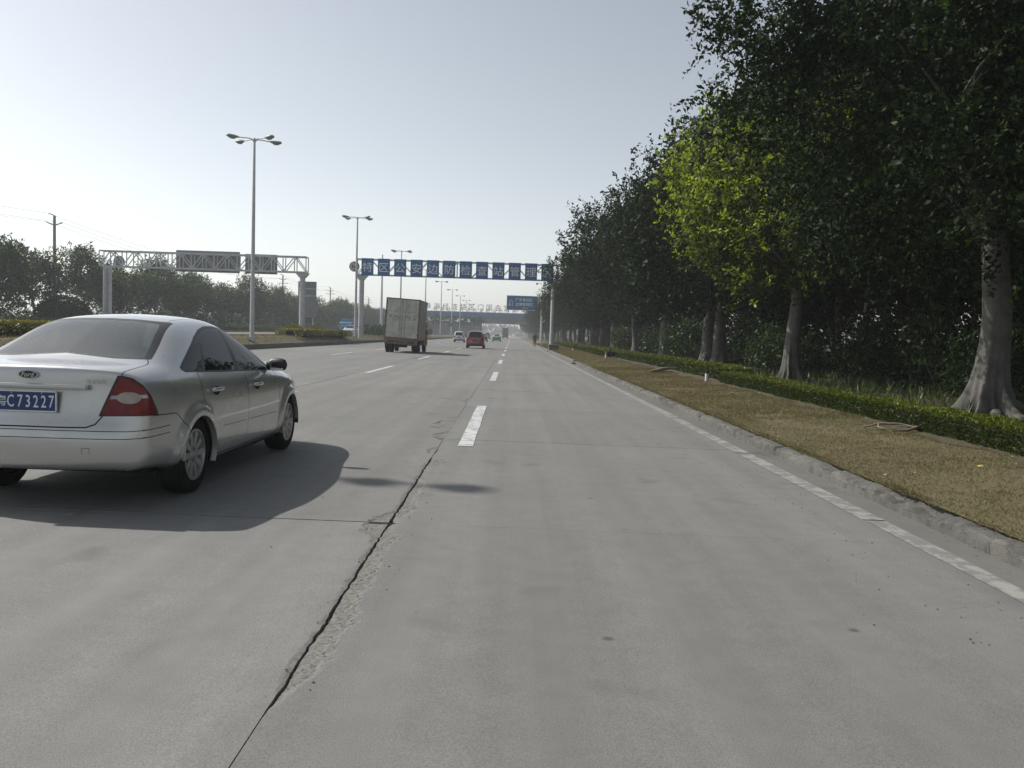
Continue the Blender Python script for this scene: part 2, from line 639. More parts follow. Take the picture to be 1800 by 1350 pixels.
def dash(x, y0, y1, w, mat, name='lane_dash', n=10):
    rows = []
    for k in range(n + 1):
        y = y0 + (y1 - y0) * k / n
        j = 0.006
        rows.append([(x - w / 2 + random.uniform(-j, j), y, road_z(x - w / 2) + 0.0045), (x + w / 2 + random.uniform(-j, j), y, road_z(x + w / 2) + 0.0045)])
    return sheet(name, rows, mat, None, road)


for k in range(0, 22):
    dash(-0.54, 10.44 + 15 * k, 16.4 + 15 * k, 0.19, M['paint'])
for k in range(-1, 20):
    dash(-4.66, 27.1 - 15 + 15 * k + (0 if k else 0), 33.1 - 15 + 15 * k, 0.17, M['paint'])
for k in range(-1, 18):
    dash(-9.4, 28.8 + 15 * k, 34.8 + 15 * k, 0.17, M['paint'])
dash(-14.2, -10, 420, 0.17, M['paint_old'], 'edge_line', 60)
ye = -10.0
while ye < 400:
    ln = random.uniform(2.2, 5.0) if ye < 60 else 60
    dash(3.05 + random.uniform(-.01, .01), ye, ye + ln, random.uniform(0.16, 0.20), M['paint_old'], 'edge_line', 8)
    ye += ln + random.uniform(0.02, 0.15)


# ---------------------------------------------------------------- right kerb, worn stones
kerb = empty('kerb')
kerb['kind'] = 'structure'


def kerb_stone(y0, y1, nx=7, ny=30, seed=0):
    """top and road face of one weathered stone"""
    rows = []
    prof = [(3.462, -0.06), (3.464, 0.04), (3.466, 0.066), (3.472, 0.088), (3.495, 0.098), (3.575, 0.108), (3.68, 0.112)]
    for k in range(ny + 1):
        y = y0 + (y1 - y0) * k / ny
        row = []
        for i, (x, z) in enumerate(prof):
            n1 = fbm(y * 5 + i * 0.7, i * 1.3, seed) - 0.5
            n2 = fbm(y * 15, i * 2.1, seed + 3) - 0.5 + (fbm(y * 41, i * 3.3, seed) - .5) * .6
            chip = (max(0.0, fbm(y * 2.3, 4.4, 11) - 0.52) * 0.45 + max(0.0, fbm(y * 9, 2.4, 12) - 0.58) * 0.22) if 2 <= i <= 5 else 0
            endc = 0.006 if (k in (0, ny) and i >= 2) else 0
            row.append((x + n1 * 0.014 + n2 * 0.010 + chip * 0.5 + (0.01 if i < 3 else 0) * n2, y, z + n2 * 0.018 * (i > 1) + n1 * 0.03 * (i > 2) - chip * 0.8 - endc))
        rows.append(row)
    o = sheet('kerb_stone', rows, M['kerb'], None, kerb)
    smooth(o.data, 22)
    return o


ky = -2.0
kk = 0
while ky < 46:
    ln = random.uniform(0.92, 1.02)
    kerb_stone(ky, ky + ln - 0.004, seed=3)
    ky += ln
    kk += 1
rows = []
for k in range(0, 240):
    y = ky + (k * 0.5 if k < 160 else 80 + (k - 160) * 6)
    rows.append([(x + (fbm(y * 3, i, 2) - .5) * .03, y, z + (fbm(y * 2, i, 5) - .5) * .04 * (i > 1)) for i, (x, z) in enumerate([(3.46, -.06), (3.47, .09), (3.50, .13), (3.57, .14), (3.68, .128)])])
sheet('kerb_run', rows, M['kerb'], None, kerb)


def verge_np(x, y):
    x = np.asarray(x, float)
    b = np.where(x < 6.0, 0.125 + (x - 3.6) / 2.4 * 0.09, np.where(x < 9, 0.215 + (x - 6) / 3 * 0.085, 0.30))
    return np.where(x < 3.6, 0.11, b + (fbm_np(x * 1.3, np.asarray(y) * 1.3, 3) - 0.5) * 0.07 * np.clip((x - 3.6) * 2, None, 1))


def verge_z(x, y):
    if x < 3.6: return 0.11
    if x < 6.0: b = 0.125 + (x - 3.6) / 2.4 * 0.09
    elif x < 9: b = 0.215 + (x - 6) / 3 * 0.085
    else: b = 0.30
    return b + (fbm(x * 1.3, y * 1.3, 3) - 0.5) * 0.07 * min(1, (x - 3.6) * 2)


def grid_sheet(name, xs, ys, zf, mat):
    return sheet(name, [[(x, y, zf(x, y)) for x in xs] for y in ys], mat)


ysn = list(np.arange(-6, 40, 0.35)) + list(np.arange(40, 120, 2.0)) + [140, 180, 240, 320, 420, 900]
g1 = grid_sheet('verge', list(np.arange(3.60, 6.3, 0.18)) + [6.3], ysn, verge_z, M['turf'])
smooth(g1.data)
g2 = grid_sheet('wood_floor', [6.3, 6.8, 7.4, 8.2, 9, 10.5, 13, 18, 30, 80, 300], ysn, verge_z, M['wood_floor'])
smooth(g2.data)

# bare earth along the foot of the hedge
rows = []
for y in ysn:
    if y > 60: break
    a = 5.80 + (fbm(y * 0.9, 1, 2) - .5) * 0.8
    rows.append([(x, y, verge_z(x, y) + 0.008) for x in np.linspace(a, 6.6, 7)])
smooth(sheet('soil_strip', rows, M['soil']).data)

# ---------------------------------------------------------------- median and the other carriageway
def median_z(x):
    pts = [(-19.0, 0.80), (-18.8, 0.82), (-17.0, 0.90), (-15.7, 0.82), (-14.85, 0.46), (-14.6, 0.44)]
    for (a, za), (b_, zb) in zip(pts, pts[1:]):
        if a <= x <= b_:
            return za + (zb - za) * (x - a) / (b_ - a)
    return pts[0][1] if x < -19 else pts[-1][1]


mk = empty('median_kerb')
mk['kind'] = 'structure'
rows, rows2 = [], []
for y in list(np.arange(-20, 200, 2.5)) + [240, 300, 400, 900]:
    w = (fbm(y * .4, 0, 4) - .5) * .04
    rows.append([(-14.60, y, 0.12), (-14.615, y, 0.44 + w), (-14.64, y, 0.465 + w), (-14.80, y, 0.468 + w), (-14.86, y, 0.44)])
    rows2.append([(-19.15, y, 0.5), (-19.13, y, 0.80), (-18.95, y, 0.81), (-18.9, y, 0.78)])
sheet('kerb_face', rows, M['kerb'], None, mk)
sheet('kerb_face', rows2, M['kerb'], None, mk)
grid_sheet('median', [-19.0, -18.8, -17.9, -17.0, -16.3, -15.7, -15.3, -14.83], list(np.arange(-20, 200, 3.0)) + [260, 400, 900], lambda x, y: median_z(x) + (fbm(x, y * .5, 4) - .5) * .05, M['turf'])
sheet('opposite_road', [[(-37, y, 0.66), (-19.14, y, 0.60)] for y in (-40, 60, 200, 900)], M['slab'])
rows = [[(-36.8, y, .6), (-36.82, y, .84), (-37.1, y, .85), (-37.3, y, .8)] for y in (-40, 60, 200, 900)]
sheet('opposite_kerb', rows, M['kerb'])
sheet('opposite_verge', [[(-600, y, 0.9), (-60, y, .85), (-37.2, y, 0.82)] for y in (-60, 60, 200, 900, 2000)], M['far_ground'])
# ================================================================ vegetation
M['leaf_dark'] = leaf_mat('ficus_leaf', (0.004, 0.011, 0.003), (0.018, 0.036, 0.009), (0.045, 0.075, 0.014), 0.17, 0.55, 0.10)
M['leaf_yellow'] = leaf_mat('young_ficus_leaf', (0.007, 0.016, 0.005), (0.028, 0.048, 0.011), (0.33, 0.405, 0.055), 0.28, 0.55, 0.12)
M['leaf_wood'] = leaf_mat('wood_leaf', (0.005, 0.011, 0.004), (0.020, 0.034, 0.010), None, 0.15, 0.55, 0.10)
M['leaf_left'] = leaf_mat('far_row_leaf', (0.009, 0.024, 0.007), (0.040, 0.076, 0.016), (0.11, 0.15, 0.03), 0.22, 0.6, 0.1)
M['leaf_hedge'] = leaf_mat('hedge_leaf', (0.016, 0.029, 0.004), (0.056, 0.080, 0.009), (0.145, 0.17, 0.02), 0.25, 0.5, 0.25)
M['leaf_gold'] = leaf_mat('golden_hedge_leaf', (0.06, 0.07, 0.013), (0.16, 0.16, 0.03), (0.24, 0.22, 0.04), 0.25, 0.5, 0.25)
M['leaf_shrub'] = leaf_mat('shrub_leaf', (0.014, 0.030, 0.008), (0.055, 0.09, 0.024), None, 0.22, 0.4, 0.2)
M['strap'] = leaf_mat('strap_leaf', (0.020, 0.040, 0.008), (0.10, 0.13, 0.035), None, 0.25, 0.4)
M['blade'] = leaf_mat('dry_grass', (0.112, 0.094, 0.048), (0.225, 0.186, 0.104), (0.112, 0.118, 0.044), 0.25, 0.8, 0.15)
M['hedge_core'] = plain('hedge_twigs', (0.014, 0.015, 0.007), 0.95, 0, 0.5, 20)
M['dead_wood'] = plain('dead_wood', (0.20, 0.165, 0.12), 0.85, 0, 0.35, 12)


def unit(a):
    return a / np.maximum(np.linalg.norm(a, axis=-1, keepdims=True), 1e-9)


def leaf_mesh(name, B, D, L, Wd, young=None, rg=rng, fold=0.18):
    n = len(B)
    D = unit(D)
    s = unit(np.cross(D, unit(rg.normal(size=(n, 3)))))
    nn = np.cross(s, D)
    L = np.broadcast_to(L, (n,))[:, None]
    Wd = np.broadcast_to(Wd, (n,))[:, None]
    v = np.empty((n, 4, 3), np.float32)
    v[:, 0] = B
    v[:, 1] = B + D * L * 0.45 + s * Wd * 0.5 + nn * Wd * fold
    v[:, 2] = B + D * L - nn * L * 0.08
    v[:, 3] = B + D * L * 0.45 - s * Wd * 0.5 + nn * Wd * fold
    me = bpy.data.meshes.new(name)
    me.vertices.add(n * 4)
    me.vertices.foreach_set('co', v.reshape(-1))
    me.loops.add(n * 4)
    me.loops.foreach_set('vertex_index', np.arange(n * 4, dtype=np.int32))
    me.polygons.add(n)
    me.polygons.foreach_set('loop_start', np.arange(0, n * 4, 4, dtype=np.int32))
    me.update(calc_edges=True)
    if young is not None:
        at = me.attributes.new('young', 'FLOAT', 'POINT')
        at.data.foreach_set('value', np.repeat(young.astype(np.float32), 4))
    return me


def sprays(C, CR, cc, per, leaves, leaf_len, spray_len, up=0.35, out=0.7, rnd=0.7, wr=0.42, rg=rng, young_amt=0.0, droop=0.15):
    """leafy twigs fanning out of clump centres C (radii CR), crown centre cc"""
    C = np.asarray(C, float)
    n = len(C)
    o = np.repeat(C, per, 0)
    cr = np.repeat(np.asarray(CR, float), per)[:, None]
    outd = unit(o - cc)
    d = unit(outd * out + np.array([0, 0, up]) + rg.normal(size=o.shape) * rnd)
    o = o + rg.normal(size=o.shape) * cr * 0.38
    sl = spray_len * rg.uniform(0.55, 1.25, (len(o), 1))
    t = np.linspace(0.05, 1.0, leaves)[None, :, None]
    bend = np.array([0, 0, -1.0]) * droop
    P = o[:, None, :] + d[:, None, :] * t * sl[:, None] + bend * (t ** 2) * sl[:, None]
    P = P + rg.normal(size=P.shape) * leaf_len * 0.25
    ld = unit(d[:, None, :] * 0.55 + rg.normal(size=P.shape) * 0.75 + np.array([0, 0, -0.1]))
    tt = np.broadcast_to(t, P.shape[:2] + (1,)).reshape(-1)
    young = None
    if young_amt:
        # fresh growth at the twig tips of the outermost clumps
        rel = np.repeat(np.repeat(np.linalg.norm((C - cc), axis=1), per), leaves)
        rel = rel / rel.max()
        sp = np.repeat(rg.random(len(o)), leaves)
        young = np.clip((tt - 0.25) * 1.5, 0, 1) * np.clip((rel - 0.45) * 3.0, 0, 1) * (sp < young_amt)
        lighter = np.repeat(np.repeat(np.clip(rg.random(n) * 1.4 - 0.7, 0, 1) * 0.22, per), leaves)   # some branches are paler than others
        young = np.clip(young + lighter, 0, 1)
    B = P.reshape(-1, 3)
    L = leaf_len * rg.uniform(0.45, 1.35, len(B))
    return B, ld.reshape(-1, 3), L, L * wr, young


def blob_clumps(c, rad, n, seed, zmin=None, shell=0.45, lump=0.35):
    rg = np.random.default_rng(seed)
    out = []
    c = np.array(c, float)
    lobes = [(unit(rg.normal(size=3)), rg.uniform(-lump, lump)) for _ in range(14)]
    while len(out) < n:
        d = unit(rg.normal(size=3))
        k = 1.0 + sum(a * max(0, d @ ld) ** 6 for ld, a in lobes)
        r = (shell + (1 - shell) * rg.random() ** 0.6) * k
        p = c + d * r * np.array(rad)
        if zmin is not None and p[2] < zmin(p) if callable(zmin) else (zmin is not None and p[2] < zmin):
            continue
        out.append(p)
    return np.array(out)


def trunk_mesh(h, r0, seed, lean=(0, 0), flare=1.0, stems=1, limbs=7, reach=3.0, ztop=6.0, toward=None, n=22):
    """ficus trunk with buttress roots and limbs, base at the origin"""
    rg = random.Random(seed)
    mb = MB()
    ph = [rg.uniform(0, 6.28) for _ in range(3)]
    for s in range(stems):
        ox, oy = (0, 0) if stems == 1 else (math.cos(s * 2.4 + ph[0]) * r0 * 1.0, math.sin(s * 2.4 + ph[0]) * r0 * 1.0)
        zs = [-0.15, 0.0, 0.06, 0.14, 0.25, 0.4, 0.6, 0.9, 1.3, 1.8, 2.4, h]
        pts, rad = [], []
        for z in zs:
            k = max(0, z) / h
            pts.append((ox + lean[0] * k + 0.05 * math.sin(z * 2.1 + ph[1]), oy + lean[1] * k + 0.05 * math.cos(z * 1.7 + ph[2]), z))
            fl = math.exp(-max(0, z) / 0.34) * flare
            rad.append(r0 * (1.0 - 0.22 * k) * (1 + 0.80 * fl))

        def lob(i, a, zs=zs):
            z = max(0, zs[i])
            fl = math.exp(-z / 0.42) * flare
            w = 0.5 + 0.5 * math.cos(6 * a + ph[0] + 0.5 * math.sin(2 * a))
            w2 = 0.5 + 0.5 * math.cos(11 * a + ph[1])
            return 1 - 0.12 * fl + fl * (1.05 * w ** 3 + 0.40 * w2 ** 2 - 0.25) + 0.06 * math.sin(3 * a + ph[2] + z * 1.3) + 0.03 * math.sin(7 * a + z * 3)
        mb.tube(pts, rad, n=max(n, 22) * 2 if flare > 0.5 and n > 16 else n, caps=False, lobes=lob)
        top = Vector(pts[-1])
        # surface roots
        if flare > 0.5 and n > 16:
            for k in range(9):
                a = rg.uniform(0, 6.28)
                ln = rg.uniform(0.6, 1.5)
                q = []
                for t in (0.0, 0.25, 0.5, 0.75, 1.0):
                    rr = r0 * 1.25 + ln * t
                    aa = a + 0.35 * t * rg.uniform(-1, 1)
                    q.append((ox + math.cos(aa) * rr, oy + math.sin(aa) * rr, 0.13 * (1 - t) ** 1.5 - 0.02 - 0.05 * t))
                mb.tube(q, [0.125, 0.10, 0.075, 0.05, 0.02], n=7)
        for k in range(limbs):
            a = 2 * math.pi * k / limbs + rg.uniform(-.4, .4) + s
            if toward is not None and k < 3:
                a = toward + (k - 1) * 0.75
            ln = reach * rg.uniform(0.7, 1.1)
            rise = (ztop - h) * rg.uniform(0.5, 1.0)
            p0 = top - Vector((0, 0, rg.uniform(0.0, 0.5)))
            q = []
            for t in (0, 0.2, 0.45, 0.7, 1.0):
                q.append(p0 + Vector((math.cos(a) * ln * t + rg.uniform(-.12, .12), math.sin(a) * ln * t + rg.uniform(-.12, .12), rise * (t ** 0.8))))
            r = r0 * rg.uniform(0.38, 0.6)
            mb.tube(q, [r, r * 0.8, r * 0.6, r * 0.4, r * 0.15], n=8)
            for j in range(2):
                b0 = q[2 + j]
                dd = Vector((math.cos(a + (j - .5) * 1.6), math.sin(a + (j - .5) * 1.6), 0.5)) * ln * 0.45
                mb.tube([b0, b0 + dd * 0.5 + Vector((0, 0, .1)), b0 + dd], [r * 0.4, r * 0.25, r * 0.08], n=6)
    return mb.mesh('trunk', 60)


def tree(name, loc, trunk_me, crown_me, bark, leafm, label, group, cat='tree', rz=0.0, sc=1.0):
    t = empty(name, loc, rz)
    t.scale = (sc, sc, sc)
    link_mesh('trunk', trunk_me, bark, t)
    link_mesh('crown', crown_me, leafm, t)
    tag(t, label, cat, group)
    return t


GB = 'banyan trees lining the right verge'


def zr(x, y):
    return verge_z(x, y)


# --- the nearest banyan
def t1_zmin(p):
    return 2.35 + (1.6 if p[0] < -3.2 else 0) + (0.5 if p[0] < -1.5 else 0)


rg1 = np.random.default_rng(11)
C1 = blob_clumps((0.9, 0.4, 6.9), (4.6, 6.2, 5.0), 950, 3, t1_zmin, 0.15, 0.22)
ext = []
for (tip, n) in (((-4.95, -0.2, 6.35), 6), ((-4.45, 0.3, 5.2), 6), ((-4.2, -0.4, 4.7), 4), ((-4.6, 0.6, 7.6), 5), ((-3.9, 0.8, 4.4), 4)):
    for k in range(n):
        t = k / (n - 1)
        ext.append(np.array((-2.9, 0.3, 6.2)) * (1 - t) + np.array(tip) * t + rg1.normal(size=3) * 0.18)
C1 = np.vstack([C1, np.array(ext)])
CRD = np.concatenate([np.full(950, 0.9), np.full(len(ext), 0.42)])
B, D_, L, Wd, yg = sprays(C1, CRD, np.array((0.3, 0.6, 6.4)), 15, 19, 0.100, 0.70, 0.3, 0.6, 0.75, 0.54, rg1, 0.16)
crown1 = leaf_mesh('crown', B, D_, L, Wd, yg, rg1)
trunk1 = trunk_mesh(3.4, 0.245, 5, (-0.08, 0.1), 1.0, 1, 5, 2.6, 6.4, math.pi, n=30)
tree('banyan_tree', (8.02, 13.9, zr(8, 13.9)), trunk1, crown1, M['wood_bark'], M['leaf_dark'],
     'nearest dark banyan at the right edge, flared roots and crown overhanging the verge', GB)

# --- the yellow-tipped banyan
rg2 = np.random.default_rng(21)
C2 = blob_clumps((0.25, 0.3, 5.5), (4.0, 4.9, 3.1), 560, 8, lambda p: 1.95 + (1.7 if p[0] < -2.4 else 0) + (0.6 if p[0] < -1.2 else 0), 0.30, 0.25)
C2 = C2[np.argsort(C2[:, 0])]
B, D_, L, Wd, yg = sprays(C2, np.full(len(C2), 0.8), np.array((0.6, 0.3, 4.4)), 11, 13, 0.125, 0.5, 0.35, 0.7, 0.65, 0.56, rg2, 0.92)
yg = yg * np.clip(1.15 - (B[:, 0] + 1.2) * 0.32, 0.1, 1)
crown2 = leaf_mesh('crown', B, D_, L, Wd, yg, rg2)
trunk2 = trunk_mesh(3.2, 0.205, 9, (0.05, 0.0), 1.0, 1, 7, 2.8, 6.0, math.pi, n=24)
tree('banyan_tree', (8.3, 24.8, zr(8.3, 24.8)), trunk2, crown2, M['wood_bark'], M['leaf_yellow'],
     'banyan with bright yellow-green young leaves and slim pale trunk, second along the verge', GB)

# --- generic banyans
VAR = []
for k, (seed, rad, zc, nst, r0) in enumerate(((31, (4.1, 5.4, 3.4), 6.0, 2, 0.30), (41, (4.2, 5.6, 3.8), 6.3, 1, 0.30), (51, (4.0, 5.2, 3.6), 6.1, 1, 0.26))):
    rgk = np.random.default_rng(seed)
    Ck = blob_clumps((-0.3, 0, zc), rad, 330, seed, 2.5, 0.32, 0.32)
    B, D_, L, Wd, yg = sprays(Ck, np.full(len(Ck), 0.95), np.array((-0.2, 0, zc - 1)), 12, 14, 0.185, 0.80, 0.45, 0.65, 0.6, 0.52, rgk, 0.12)
    VAR.append((trunk_mesh(3.0, r0, seed, (0.1, 0.1), 0.8, nst, 6, 3.0, 7.0, None, n=16), leaf_mesh('crown', B, D_, L, Wd, yg, rgk)))
ORD = ['third', 'fourth', 'fifth', 'sixth', 'seventh', 'eighth', 'ninth', 'tenth', 'eleventh', 'twelfth', 'thirteenth', 'fourteenth', 'fifteenth', 'sixteenth', 'seventeenth', 'eighteenth']
rows_b = [(8.7, 36.6, 0, 0.98, 'dark twin-stemmed banyan with tall shaggy crown, third along the right verge'),
          (9.2, 50.5, 1, 1.04, 'tall spiky-topped dark banyan, fourth along the right verge'),
          (9.3, 63.2, 2, 1.0, 'banyan with pale flared trunk behind the hedge, fifth along the right verge'),
          (9.2, 76.0, 1, 1.0, 'banyan whose crown hides the end of the blue gantry, sixth along the verge')]
for k in range(4, 16):
    rows_b.append((9.3 + (k % 3) * 0.15, 76 + (k - 3) * 12.4, (k * 2) % 3, 0.95 + 0.1 * ((k * 7) % 5) / 5,
                   'dark banyan in the receding roadside row, %s tree counted from the camera' % ORD[k]))
for (x, y, v, sc, lab) in rows_b:
    tree('banyan_tree', (x, y, zr(x, y) if y < 200 else 0.3), VAR[v][0], VAR[v][1], M['wood_bark'], M['leaf_dark'], lab, GB, rz=random.uniform(-.5, .5) + (3.14 if int(y) % 2 else 0), sc=sc)
for k in range(16, 34):
    y = 76 + (k - 3) * 12.4
    tree('banyan_tree', (9.4 + (k % 3) * 0.3, y, 0.3), VAR[k % 3][0], VAR[k % 3][1], M['wood_bark'], M['leaf_dark'],
         'far banyan fading into haze toward the overpass at the end of the row', 'far banyans fading into the haze', rz=random.uniform(-3, 3), sc=random.uniform(0.92, 1.08))

# --- wood behind the row: slender dark trees
WV = []
for seed in (61, 71, 81):
    rgk = np.random.default_rng(seed)
    Ck = blob_clumps((0, 0, 7.4), (3.1, 3.1, 5.0), 210, seed, 2.2, 0.2, 0.3)
    B, D_, L, Wd, yg = sprays(Ck, np.full(len(Ck), 0.8), np.array((0, 0, 5.5)), 7, 9, 0.28, 0.8, 0.4, 0.6, 0.7, 0.46, rgk)
    WV.append((trunk_mesh(4.2, 0.11, seed, (0.3, -0.2), 0.3, 1, 5, 1.6, 7.0, None, n=9), leaf_mesh('crown', B, D_, L, Wd, None, rgk)))
GW = 'slender trees in the dark wood behind the banyans'
k = 0
for y in np.arange(9, 118, 3.6):
    for xb in (12.0, 15.5, 19.5):
        x, yy = xb + random.uniform(-1.2, 1.2), y + random.uniform(-1.4, 1.4)
        if yy > 60 and xb > 13: continue
        if x > 0.62 * yy + 3: continue
        tree('woodland_tree', (x, yy, 0.3), WV[k % 3][0], WV[k % 3][1], M['dark_bark'], M['leaf_wood'],
             'slender dark tree in the shaded wood behind the banyan row', GW, rz=random.uniform(0, 6), sc=random.uniform(0.85, 1.2))
        k += 1


def stuff_leaves(name, P, leaf, label, cat, mat, rg, updir=(0, 0, .4), per=8, sl=.5):
    B, D_, L, Wd, yg = sprays(P, np.full(len(P), 0.6), P.mean(0), per, 8, leaf, sl, updir[2], 0.1, 0.9, 0.42, rg)
    o = link_mesh(name, leaf_mesh(name, B, D_, L, Wd, None, rg), mat)
    return tag(o, label, cat, None, 'stuff')


rgu = np.random.default_rng(5)
n = 1500
yy = rgu.uniform(8, 120, n)
P = np.stack([10.6 + rgu.exponential(2.4, n), yy, 0.3 + rgu.random(n) ** 1.8 * 2.3], 1)
stuff_leaves('undergrowth', P, 0.16, 'dense shaded undergrowth beneath the trees of the roadside wood', 'undergrowth', M['leaf_wood'], rgu, per=6)
n = 1700
yy = rgu.uniform(4, 230, n)
P = np.stack([rgu.uniform(21, 29, n), yy, 0.3 + rgu.random(n) * 8.5], 1)
stuff_leaves('wood_backdrop', P, 0.40, 'dark mass of foliage deep inside the wood on the right', 'wood', M['leaf_wood'], rgu, per=5, sl=1.0)

# --- glossy shrubs between hedge and wood
SV = []
for seed in (91, 92):
    rgk = np.random.default_rng(seed)
    Ck = blob_clumps((0, 0, 0.75), (0.8, 0.8, 0.7), 46, seed, 0.15, 0.3, 0.3)
    B, D_, L, Wd, yg = sprays(Ck, np.full(len(Ck), 0.35), np.array((0, 0, 0.4)), 6, 9, 0.13, 0.42, 0.5, 0.6, 0.6, 0.45, rgk)
    SV.append(leaf_mesh('foliage', B, D_, L, Wd, None, rgk))
stemb = MB()
for a in range(6):
    stemb.tube([(0, 0, -.05), (math.cos(a) * .25, math.sin(a) * .25, .5), (math.cos(a) * .5, math.sin(a) * .5, 1.1)], [.03, .02, .008], 6)
stem_me = stemb.mesh('stem', 60)
GS = 'glossy shrubs behind the clipped hedge'
shr = [(9.6, 17.0, 1.0, 'low leafy shrub in shade between the two nearest banyan trunks'),
       (9.4, 29.5, 1.15, 'glossy shrub catching sun just beyond the slim yellow-tipped banyan trunk'),
       (9.7, 32.4, 1.3, 'larger glossy shrub left of the yellow-tipped banyan, before the dark twin stem'),
       (9.0, 41.5, 1.45, 'sunlit glossy shrub between the third and fourth banyan trunks'),
       (9.7, 45.0, 1.2, 'dark shrub close beside the fourth banyan trunk'),
       (9.8, 57.0, 1.3, 'shrub between the fourth and fifth banyan trunks'),
       (9.2, 69.0, 1.3, 'small distant shrub between the fifth and sixth banyan trunks'),
       (10.8, 21.0, 1.25, 'shaded shrub deep behind the strap-leaved plants'),
       (11.2, 25.6, 1.2, 'shaded shrub right behind the slim pale banyan trunk')]
for k, (x, y, sc, lab) in enumerate(shr):
    t = empty('leafy_shrub', (x, y, zr(x, y) - 0.02), k * 1.3)
    t.scale = (sc, sc, sc)
    link_mesh('stem', stem_me, M['dark_bark'], t)
    link_mesh('foliage', SV[k % 2], M['leaf_shrub'], t)
    tag(t, lab, 'shrub', GS)


# --- clipped hedges
def hedge(name, path, w, h, leaf, dens, mat, label, group, cat='hedge', zf=None, seed=1, round_=0.35):
    """path: list of (x,y); leaves over a soft box"""
    rg = np.random.default_rng(seed)
    zf = zf or verge_z
    t = empty(name, (path[0][0], path[0][1], zf(*path[0])))
    tag(t, label, cat, group)
    o = Vector(t.location)
    pts = []
    for (a, b) in zip(path, path[1:]):
        n = max(1, int(math.dist(a, b) / 0.35))
        for k in range(n):
            pts.append((a[0] + (b[0] - a[0]) * k / n, a[1] + (b[1] - a[1]) * k / n))
    pts.append(path[-1])
    rows = []
    for (x, y) in (pts[6:-4] if len(pts) > 16 else pts):
        z = zf(x, y)
        ww = w * (0.34 + 0.08 * fbm(y * 1.1, 3, seed))
        hh = h * (0.74 + 0.12 * fbm(y * 1.4, 1, seed + 1))
        rows.append([(x - ww - o.x, y - o.y, z - .02 - o.z), (x - ww * 1.02 - o.x, y - o.y, z + hh * .7 - o.z), (x - ww * .8 - o.x, y - o.y, z + hh * .93 - o.z),
                     (x + ww * .8 - o.x, y - o.y, z + hh * .93 - o.z), (x + ww * 1.02 - o.x, y - o.y, z + hh * .7 - o.z), (x + ww - o.x, y - o.y, z - .02 - o.z)])
    sheet('core', rows, M['hedge_core'], None, t)
    a = np.array(pts)
    seg = np.linalg.norm(np.diff(a, axis=0), axis=1)
    tot = seg.sum()
    n = int(tot * (w + 2 * h) * dens)
    u = rg.random(n) * tot
    cs = np.concatenate([[0], np.cumsum(seg)])
    i = np.clip(np.searchsorted(cs, u) - 1, 0, len(seg) - 1)
    f = ((u - cs[i]) / seg[i])[:, None]
    base = a[i] * (1 - f) + a[i + 1] * f
    dirv = (a[i + 1] - a[i]) / seg[i][:, None]
    nrm = np.stack([-dirv[:, 1], dirv[:, 0]], 1)
    s = rg.random(n) * (w + 2 * h)
    lump = fbm_np(base[:, 1] * 2.1, base[:, 0] * 2 + 3 * (s > h), seed + 2)
    hh = h * (0.86 + 0.26 * lump)
    off = np.where(s < h, -w / 2, np.where(s > h + w, w / 2, s - h - w / 2)) * (0.86 + 0.25 * lump)
    zz = np.where(s < h, s / h, np.where(s > h + w, (w + 2 * h - s) / h, 1.0)) * hh
    edge = np.abs(off) / (w / 2)
    zz = np.where((s >= h) & (s <= h + w), zz - np.clip(edge - 0.6, 0, 1) ** 2 * h * round_, zz)
    gz = verge_np(base[:, 0], base[:, 1]) if zf is verge_z else np.array([zf(q[0], q[1]) for q in base])
    P = np.stack([base[:, 0] + nrm[:, 0] * -off, base[:, 1] + nrm[:, 1] * -off, gz + zz], 1) - np.array(o)
    outn = np.stack([nrm[:, 0] * -np.sign(off) * (s < h) + nrm[:, 0] * -np.sign(off) * (s > h + w), nrm[:, 1] * 0, 0.7 * ((s >= h) & (s <= h + w)) + 0.25], 1)
    Dd = outn + rg.normal(size=P.shape) * 0.55
    L = leaf * rg.uniform(0.6, 1.35, n)
    yg = np.clip((zz / h - 0.72) * 3, 0, 1) * (rg.random(n) < 0.6)  # upper leaves paler: the sunlit hedge top is put into the leaf colour
    link_mesh('foliage', leaf_mesh('foliage', P - Dd * (leaf * .4), Dd, L, L * 0.55, yg, rg), mat, t)
    return t


hedge('clipped_hedge', [(6.42, 4.0), (6.36, 12.0), (6.50, 18.0), (6.60, 25.2)], 0.66, 0.31, 0.042, 2600, M['leaf_hedge'],
      'long low clipped green hedge nearest the camera along the right verge', 'low hedges on the right verge', seed=4)
hedge('clipped_hedge', [(6.95, 25.6), (7.0, 40), (6.9, 52)], 0.85, 0.42, 0.075, 620, M['leaf_hedge'],
      'low clipped hedge continuing beyond the nearest white marker post', 'low hedges on the right verge', seed=5)
hedge('clipped_hedge', [(6.6, 52.6), (6.7, 80), (6.8, 125)], 1.2, 0.45, 0.13, 170, M['leaf_hedge'],
      'distant stretch of low hedge running toward the gantry post', 'low hedges on the right verge', seed=6)
mz = lambda x, y: median_z(x)
GM = 'golden hedges on the median'
hedge('clipped_hedge', [(-16.35, 60.5), (-15.75, 79.0)], 1.5, 0.52, 0.11, 240, M['leaf_gold'],
      'golden clipped hedge bed on the median behind the first lamp post', GM, seed=7, zf=mz)
hedge('clipped_hedge', [(-17.2, 22.0), (-17.4, 31.0)], 1.3, 0.5, 0.08, 420, M['leaf_gold'],
      'golden hedge on the median seen past the left edge of the silver car', GM, seed=8, zf=mz)
oz = lambda x, y: 0.82
hedge('clipped_hedge', [(-38.6, 42.0), (-38.6, 150.0)], 1.4, 0.75, 0.20, 60, M['leaf_left'],
      'dark low hedge along the far side of the opposite carriageway', None, seed=9, zf=oz)


